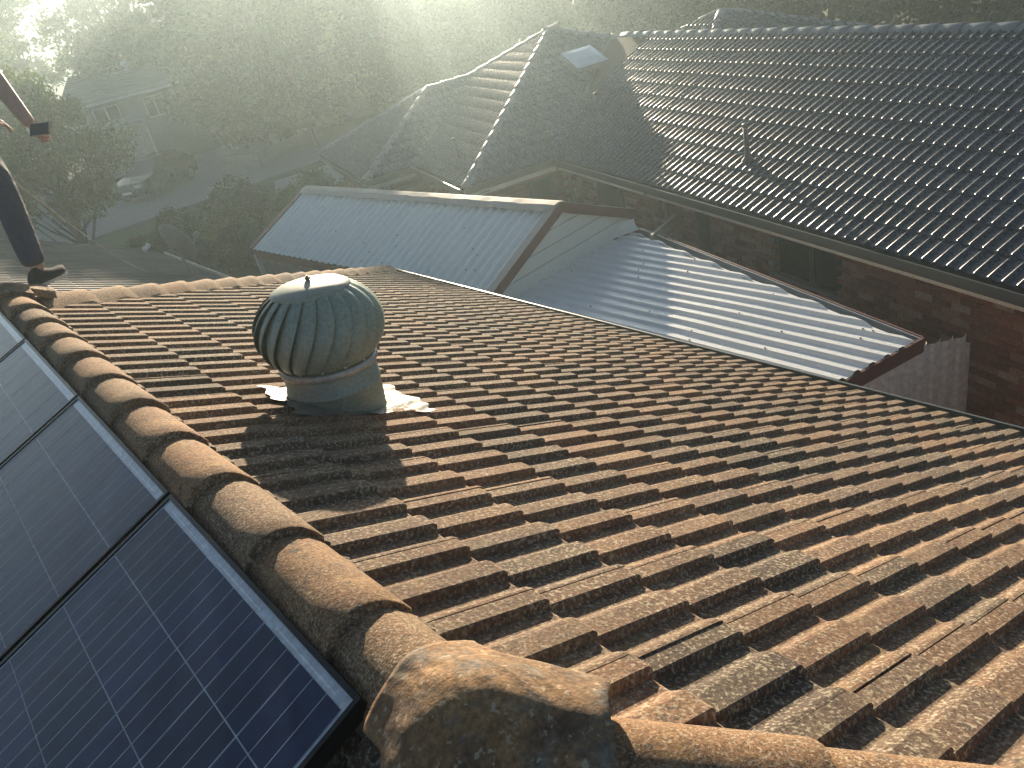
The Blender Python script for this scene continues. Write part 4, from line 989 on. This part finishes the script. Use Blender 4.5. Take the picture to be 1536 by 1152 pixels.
for (x, z0_, w_, h_) in ((1.2, 1.9, 1.5, 1.2), (4.2, 1.9, 1.2, 1.2), (7.6, 1.6, 1.6, 1.4)):
    m = MB(); m.prism([P(x, -.05, z0_), P(x+w_, -.05, z0_), P(x+w_, -.05, z0_+h_), P(x, -.05, z0_+h_)], e2*.04); wv_ = obj('window', m, 'white', hF); INV[wv_.name] = INV[hF.name]
    for k in range(2):
        m = MB(); m.prism([P(x+.06+k*w_/2, -.07, z0_+.06), P(x-.04+(k+1)*w_/2, -.07, z0_+.06), P(x-.04+(k+1)*w_/2, -.07, z0_+h_-.06), P(x+.06+k*w_/2, -.07, z0_+h_-.06)], e2*.015); o = obj('pane', m, 'glass', wv_); o.matrix_parent_inverse = Matrix()
        o.matrix_parent_inverse = (Matrix.Translation(Vector(hF.location)) @ INV[hF.name])
# whirly vent on that roof
m = MB(); m.lathe([(.14, -.2), (.14, .2), (.16, .22), (.27, .36), (.24, .5), (.1, .58), (.001, .6)], 16, Matrix.Translation(P(3.4, 2.6, 3.6+2.6*math.tan(R_(20))+.1))); wvn = obj('roof_vent', m, 'white', hF, True)
# porch: cream wall, posts, flat roof
por = thing('porch', 'cream rendered porch with slender posts beside the parked car', 'porch', (11.8, 47.2, 0)); q = Vector((.93, -.36, 0)); q2 = Vector((.36, .93, 0)); o0 = Vector((9.6, 48.6, 0))
m = MB(); m.prism([o0, o0+q*3.4, o0+q*3.4+q2*.15, o0+q2*.15], (0, 0, 2.5)); obj('wall', m, 'render', por)
m = MB(); m.prism([o0+q*.5-q2*.04+Vector((0, 0, 1.0)), o0+q*1.5-q2*.04+Vector((0, 0, 1.0)), o0+q*1.5-q2*.04+Vector((0, 0, 2.1)), o0+q*.5-q2*.04+Vector((0, 0, 2.1))], q2*.03); pwn = obj('window', m, 'redtrim', por); INV[pwn.name] = Matrix()
m = MB(); m.prism([o0+q*.6-q2*.06+Vector((0, 0, 1.1)), o0+q*1.4-q2*.06+Vector((0, 0, 1.1)), o0+q*1.4-q2*.06+Vector((0, 0, 2.0)), o0+q*.6-q2*.06+Vector((0, 0, 2.0))], q2*.015); o = obj('pane', m, 'glass', pwn)
m = MB(); m.prism([o0-q*.3-q2*1.6+Vector((0, 0, 2.55)), o0+q*3.8-q2*1.6+Vector((0, 0, 2.55)), o0+q*3.8+q2*.4+Vector((0, 0, 2.7)), o0-q*.3+q2*.4+Vector((0, 0, 2.7))], (0, 0, .12)); obj('roof', m, 'farroof', por)
for k in (0.1, 1.9, 3.6): m = MB(); pz = o0+q*k-q2*1.45; m.box(pz+Vector((0, 0, 1.28)), (.10, .10, 2.56)); obj('post', m, 'white', por)
# garage with pale skillion roof
ga = thing('garage', 'low garage with pale metal skillion roof behind the leafy tree', 'garage', (6, 47, 0)); o0 = Vector((3.4, 45.6, 0)); q = Vector((.985, -.17, 0)); q2 = Vector((.17, .985, 0))
m = MB(); m.prism([o0, o0+q*4.3, o0+q*4.3+q2*5, o0+q2*5], (0, 0, 2.35)); obj('wall', m, 'greywall', ga)
m = MB(); m.prism([o0-q*.4-q2*.6+Vector((0, 0, 2.42)), o0+q*6.1-q2*.6+Vector((0, 0, 2.42)), o0+q*6.1+q2*5.4+Vector((0, 0, 2.9)), o0-q*.4+q2*5.4+Vector((0, 0, 2.9))], (0, 0, .05)); obj('roof', m, 'awning', ga)
for k in range(26): m = MB(); a = o0-q*.4+q*(k*.25)-q2*.6+Vector((0, 0, 2.475)); m.prism([a, a+q*.06, a+q*.05+Vector((0, 0, .03)), a+q*.01+Vector((0, 0, .03))], q2*6+Vector((0, 0, .48))); obj('roof_rib', m, 'awning', ga)
m = MB(); m.prism([o0+q*.5-q2*.03, o0+q*3.6-q2*.03, o0+q*3.6-q2*.03+Vector((0, 0, 2.05)), o0+q*.5-q2*.03+Vector((0, 0, 2.05))], q2*.02); obj('roller_door', m, 'concrete', ga)
m = MB(); pz = o0+q*5.9-q2*.4; m.box(pz+Vector((0, 0, 1.2)), (.10, .10, 2.4)); obj('post', m, 'white', ga)
m = MB(); pz = o0+q*5.2-q2*.4; m.box(pz+Vector((0, 0, 1.2)), (.07, .07, 2.4)); obj('post', m, 'white', ga)

# parked car (dark hatchback)
car = thing('parked_car', 'dark hatchback parked on the drive beside the porch', 'car', (0, 0, 0))
def car_body():
    prof = [(-2.05, .28), (-2.1, .62), (-2.02, .88), (-1.1, 1.0), (-.98, 1.02), (1.85, 1.02), (2.05, .92), (2.12, .62), (2.05, .28)]
    V = []; F = []
    for s_, sc in ((-1, .93), (-1, 1), (1, 1), (1, .93)):
        y = .88*s_ if sc == 1 else .90*s_
    secs = [(-.80, .94), (-.89, 1), (.89, 1), (.80, .94)]
    for y, k_ in secs: V += [(x*(.985 if k_ < 1 else 1), y, .36+(z-.36)*(1.0 if k_ == 1 else .97)) for x, z in prof]
    n_ = len(prof)
    for i in range(3):
        for k in range(n_): F.append((i*n_+k, (i+1)*n_+k, (i+1)*n_+(k+1) % n_, i*n_+(k+1) % n_))
    F += [tuple(range(n_)), tuple(3*n_+k for k in range(n_))[::-1]]
    return MB().add(V, F)
cb = obj('body', car_body(), 'carpaint', car, local=True, bevel=.04)
cabp = [(-1.05, 1.0, .80), (-.30, 1.50, .62), (1.15, 1.53, .62), (1.90, 1.0, .78)]
V = [(x, s_*w_, z) for x, z, w_ in cabp for s_ in (-1, 1)]
obj('cabin', MB().add(V, [(0, 1, 3, 2), (2, 3, 5, 4), (4, 5, 7, 6), (0, 2, 4, 6), (1, 7, 5, 3)]), 'carpaint', car, local=True)
def quad_off(pts, off): 
    p = [Vector(q) for q in pts]; n_ = (p[1]-p[0]).cross(p[2]-p[0]).normalized(); c_ = sum(p, Vector())/4; n_ = n_ if n_.dot(c_-Vector((.4, 0, 1.1))) > 0 else -n_
    return MB().prism([c_+(q-c_)*.86+n_*off for q in p], n_*.006)
obj('windscreen', quad_off([V[0], V[1], V[3], V[2]], .004), 'glass', car, local=True); obj('rear_window', quad_off([V[4], V[5], V[7], V[6]], .004), 'glass', car, local=True)
for s_ in (0, 1):
    a = [Vector(V[i+s_]) for i in (0, 2, 4, 6)]; m1_, m2_ = a[0].lerp(a[3], .5), a[1].lerp(a[2], .5)
    obj('side_window', quad_off([a[0], a[1], m2_, m1_], .004), 'glass', car, local=True); obj('side_window', quad_off([m1_, m2_, a[2], a[3]], .004), 'glass', car, local=True)
for x in (-1.3, 1.35):
    for s_ in (-1, 1):
        Mw = Matrix.Translation((x, s_*.80, .33)) @ Matrix.Rotation(R_(90), 4, 'X'); m = MB(); m.lathe([(.20, -.1), (.29, -.1), (.31, -.07), (.31, .07), (.29, .1), (.20, .1)], 20, Mw); wo_ = obj('wheel', m, 'tyre', car, True, local=True)
        m = MB(); m.lathe([(.205, -.09), (.19, -.105), (.04, -.095), (.001, -.1)], 12, Mw if s_ > 0 else Matrix.Translation((x, s_*.80, .33)) @ Matrix.Rotation(R_(-90), 4, 'X')); r_ = obj('rim', m, 'alloy', wo_, local=True)
for s_ in (-1, 1):
    m = MB(); m.box((-2.02, s_*.66, .74), (.16, .34, .14)); obj('headlight', m, 'lamp', car, local=True); m = MB(); m.box((2.04, s_*.70, .82), (.12, .26, .18)); obj('tail_light', m, 'redlamp', car, local=True)
    m = MB(); m.box((-.72, s_*.98, 1.02), (.10, .18, .11)); obj('mirror', m, 'carpaint', car, local=True)
m = MB(); m.box((-2.11, 0, .52), (.02, .5, .11)); obj('number_plate', m, 'white', car, local=True)
car.location = (10.1, 39.2, .01); car.rotation_euler = (0, 0, R_(35))

# ------------------------------------------------------------------ trees and shrubs
def leaves(rg, centers, radii, n_per, size, squash=.8, shell=.5):
    C = np.repeat(np.array(centers), n_per, 0); Rr = np.repeat(np.array(radii), n_per)
    d = rg.normal(size=(len(C), 3)); d /= np.linalg.norm(d, axis=1)[:, None]
    rad = rg.uniform(0, 1, len(C))**shell*Rr
    P_ = C+d*rad[:, None]*np.array([1, 1, squash])
    a = rg.normal(size=P_.shape); a /= np.linalg.norm(a, axis=1)[:, None]; b2 = np.cross(a, rg.normal(size=P_.shape)); b2 /= np.linalg.norm(b2, axis=1)[:, None]
    sz = size*rg.uniform(.6, 1.3, len(P_))[:, None]
    V_ = np.stack([P_-a*sz, P_+b2*sz*.42-a*sz*.1, P_+a*sz, P_-b2*sz*.42-a*sz*.1], 1).reshape(-1, 3)
    return V_, np.arange(len(V_)).reshape(-1, 4)
def make_tree(name, h, cw, n_cl, n_per, size, clr, crown0, leafm, seed, gum=False, trunk_r=.16):
    rg = np.random.default_rng(seed); rt = bpy.data.objects.new(name, None); COL.objects.link(rt)
    cs = []; rs = []
    while len(cs) < n_cl:
        f_ = rg.uniform(0, 1); z = crown0+(h-crown0-clr*.6)*f_
        prof_ = math.sin(math.pi*(.18+.78*f_))**.8 if not gum else (.45+.55*math.sin(math.pi*min(1, f_*.9+.1)))
        ang = rg.uniform(0, 2*math.pi); rr_ = cw*prof_*math.sqrt(rg.uniform(.05, 1)); cs.append((rr_*math.cos(ang), rr_*math.sin(ang), z)); rs.append(clr*rg.uniform(.6, 1.25))
    V_, F_ = leaves(rg, cs, rs, n_per, size, .75 if not gum else .65, .55)
    me = np_mesh('crown', V_, F_, leafm); link(bpy.data.objects.new('crown', me), rt, True)
    mb = MB(); bend = rg.normal(0, .25, 2); path = []; nseg = 6
    for k in range(nseg+1):
        f_ = k/nseg; path.append((bend[0]*f_*f_*1.5+.1*math.sin(f_*7+seed), bend[1]*f_*f_*1.5, -.3+(h*.86+.3)*f_))
    mb.tube(path, [trunk_r*(1-.85*k/nseg) for k in range(nseg+1)], 8)
    for c_ in cs[::2 if gum else 3]:
        f_ = min(.9, max(.15, (c_[2]-cw*.4)/h)); i = f_*nseg; p = Vector(path[int(i)]).lerp(Vector(path[min(nseg, int(i)+1)]), i-int(i)); c_ = Vector(c_)
        mb.tube([p, p.lerp(c_, .5)+Vector((0, 0, -.12)), c_], [trunk_r*.38*(1-f_*.5), trunk_r*.22, trunk_r*.07], 5, False)
    link(bpy.data.objects.new('trunk', mb.mesh('trunk', 'bark', True)), rt, True)
    return rt
def plant(proto, used, x, y, sc, label, cat, group=None, rz=None, sz=1.):
    o = proto if proto.name not in used else copy_tree(proto); used.add(proto.name)
    o.location = (x, y, gz(x, y)-.05); o.rotation_euler = (0, 0, random.uniform(0, 6.28) if rz is None else rz); o.scale = (sc, sc, sc*sz); return tag(o, label, cat, group)
USED = set()
gumA = make_tree('gum_tree', 13, 3.4, 46, 190, .17, 1.05, 4.5, 'leaf_gum', 101, True, .24)
gumB = make_tree('gum_tree', 12, 3.0, 38, 200, .17, 1.0, 4.0, 'leaf_gum', 102, True, .22)
denA = make_tree('leafy_tree', 7, 2.8, 60, 240, .14, .85, 1.4, 'leaf_dark', 103, False, .16)
denB = make_tree('leafy_tree', 6.5, 3.0, 60, 240, .14, .9, 1.0, 'leaf', 104, False, .16)
nearT = make_tree('broad_leaf_tree', 6.6, 3.0, 95, 330, .085, .75, 2.7, 'leaf', 105, False, .17)
shr = make_tree('shrub', 1.9, 1.25, 34, 170, .075, .48, .25, 'leaf', 106, False, .05)
shrB = make_tree('shrub', 2.2, 1.1, 34, 170, .075, .5, .25, 'leaf_dark', 107, False, .05)
def polar(az, r): return r*math.sin(R_(az)), r*math.cos(R_(az))
x, y = polar(8.7, 25.0); plant(nearT, USED, x, y, .72, 'broad leafy tree in front of the garage, its leaf tips sunlit', 'tree', rz=.6, sz=1.36)
G1 = 'tall gum trees on the skyline'
for k, (az, r, s_, pro) in enumerate([(7.0, 60, 1.05, gumA), (10.2, 66, 1.0, gumB), (15.2, 60, 1.08, gumA), (17.0, 66, 1.08, gumB), (21.0, 62, 1.0, gumA), (22.5, 70, 1.0, gumB), (24.5, 62, .9, gumA)]):
    x, y = polar(az, r); plant(pro, USED, x, y, s_, ['tall gum tree at the left edge of the bright sky gap', 'thin gum tree standing in the bright sky gap behind the garage', 'tall gum tree rising straight behind the pale tiled house', 'forked gum tree behind the ridge of the pale tiled house', 'open-crowned gum tree between the tiled house and hazy slope', 'farthest gum tree fading into the hazy slope', 'short gum tree in front of the hazy belt'][k], 'tree', G1)
G2 = 'bushy trees on the hazy slope'
lst = [(14.5, 62, 1.0), (17.5, 58, 1.05), (19.5, 52, .9), (21, 58, 1.1), (23, 50, .95), (25, 56, 1.15), (27, 50, 1.0), (29, 56, 1.2), (31, 50, 1.05), (33, 56, 1.2), (35, 50, 1.0), (37, 56, 1.2), (39, 48, 1.05), (41, 55, 1.2), (43, 48, 1.1), (22, 42, .8), (25, 40, .85), (28, 42, .85), (31.5, 40, .85), (35, 38, .8), (26, 66, 1.5), (30, 70, 1.6), (34, 68, 1.5), (38, 70, 1.6), (42, 66, 1.5), (46, 60, 1.4), (6, 52, .9), (3.5, 58, 1.2), (1, 56, 1.1)]
for k, (az, r, s_) in enumerate(lst):
    where = ('behind the low garage' if az < 10 else 'behind the pale tiled house' if az < 20 else 'beyond the retaining wall' if az < 27 else 'above the ribbed shed roof' if az < 36 else 'behind the second charcoal wing' if az < 44 else 'behind the skylight wing')
    size = 'small' if s_ < .92 else 'tall' if s_ > 1.3 else 'round'; tone = ('dark', 'pale')[k % 2]; dist = 'at the top of' if r > 60 else 'low on' if r < 46 else 'part way up'
    x, y = polar(az, r); plant((denA, denB)[k % 2], USED, x, y, s_, f'{size} {tone} bushy tree {dist} the hazy slope {where}', 'tree', G2)
G3 = 'dark trees behind the charcoal roof'
for k, (az, r, s_) in enumerate([(45, 38, 1.0), (47.5, 33, .95), (50, 38, 1.1), (52.5, 33, .9), (55, 37, 1.1), (57.5, 32, .95), (60, 36, 1.1), (62.5, 31, .95), (65, 35, 1.1), (68, 31, 1.0), (71, 34, 1.1), (74, 30, 1.0), (78, 33, 1.1), (49, 46, 1.3), (54, 46, 1.3), (59, 45, 1.35), (64, 44, 1.3), (69, 42, 1.3), (74, 42, 1.3), (82, 30, 1.1)]):
    where = ('beside the skylight wing' if az < 50 else 'over the small rear roof peak' if az < 57 else 'over the middle of the charcoal ridge' if az < 65 else 'over the plain end of the charcoal ridge')
    x, y = polar(az, r); plant((denB, denA)[k % 2], USED, x, y, s_, f"{'tall' if s_ > 1.2 else 'low' if s_ < 1 else 'rounded'} {('light', 'dark')[k % 2]} green tree {'standing back' if r > 41 else 'close up'} {where}", 'tree', G3)
# trees that shade the rear wing
for (x, y, s_) in ((18.0, 41.5, 1.62), (20.6, 40.5, 1.60), (19.6, 45.0, 1.72), (23.4, 42.5, 1.62), (16.8, 38.0, 1.35), (22.5, 46.5, 1.75)):
    plant(denA, USED, x, y, s_, 'big rounded tree beyond the retaining wall, '+('its trunk at the wall corner' if y < 39 else 'in the front row of the clump' if y < 43 else 'in the back row of the clump'), 'tree', 'trees beyond the retaining wall')
G4 = 'shrubs in the garden bed'
for k, (x, y, s_) in enumerate([(5.2, 24.4, 1.0), (6.4, 25.2, 1.1), (7.4, 23.6, 1.05), (8.4, 24.8, 1.15), (9.4, 23.4, 1.0), (7.0, 21.6, .9), (8.6, 21.4, .95), (9.9, 21.8, 1.0), (10.6, 24.0, 1.1), (5.8, 22.4, .85), (11.3, 22.6, .9), (9.0, 26.6, 1.15)]):
    plant((shr, shrB)[k % 2], USED, x, y, s_*.72, f"{('light', 'dark')[k % 2]} {'large' if s_ > 1.02 else 'small'} shrub {'by the lawn' if x < 7.2 else 'behind the satellite dish' if x < 9.2 else 'near the metal shed'} {'in front' if y < 23 else 'at the back'} of the bed", 'shrub', G4)

# ------------------------------------------------------------------ haze
mb = MB(); mb.box((10, 20, 7.0), (530, 530, 17.0)); hz_ = obj('glare_haze', mb, 'white'); hz_.data.materials.clear()
m = bpy.data.materials.new('glare_haze'); m.use_nodes = True; t = m.node_tree
t.nodes.remove(t.nodes['Principled BSDF']); v = t.nodes.new('ShaderNodeVolumePrincipled')
v.inputs['Color'].default_value = (.58, .73, .77, 1); v.inputs['Density'].default_value = .0038; v.inputs['Anisotropy'].default_value = .70  # volume added to stand in for veiling glare of the lens
t.links.new(v.outputs[0], t.nodes['Material Output'].inputs['Volume']); hz_.data.materials.append(m); tag(hz_, 'pale veil of lens glare built as mist', 'glare_haze', kind='stuff')
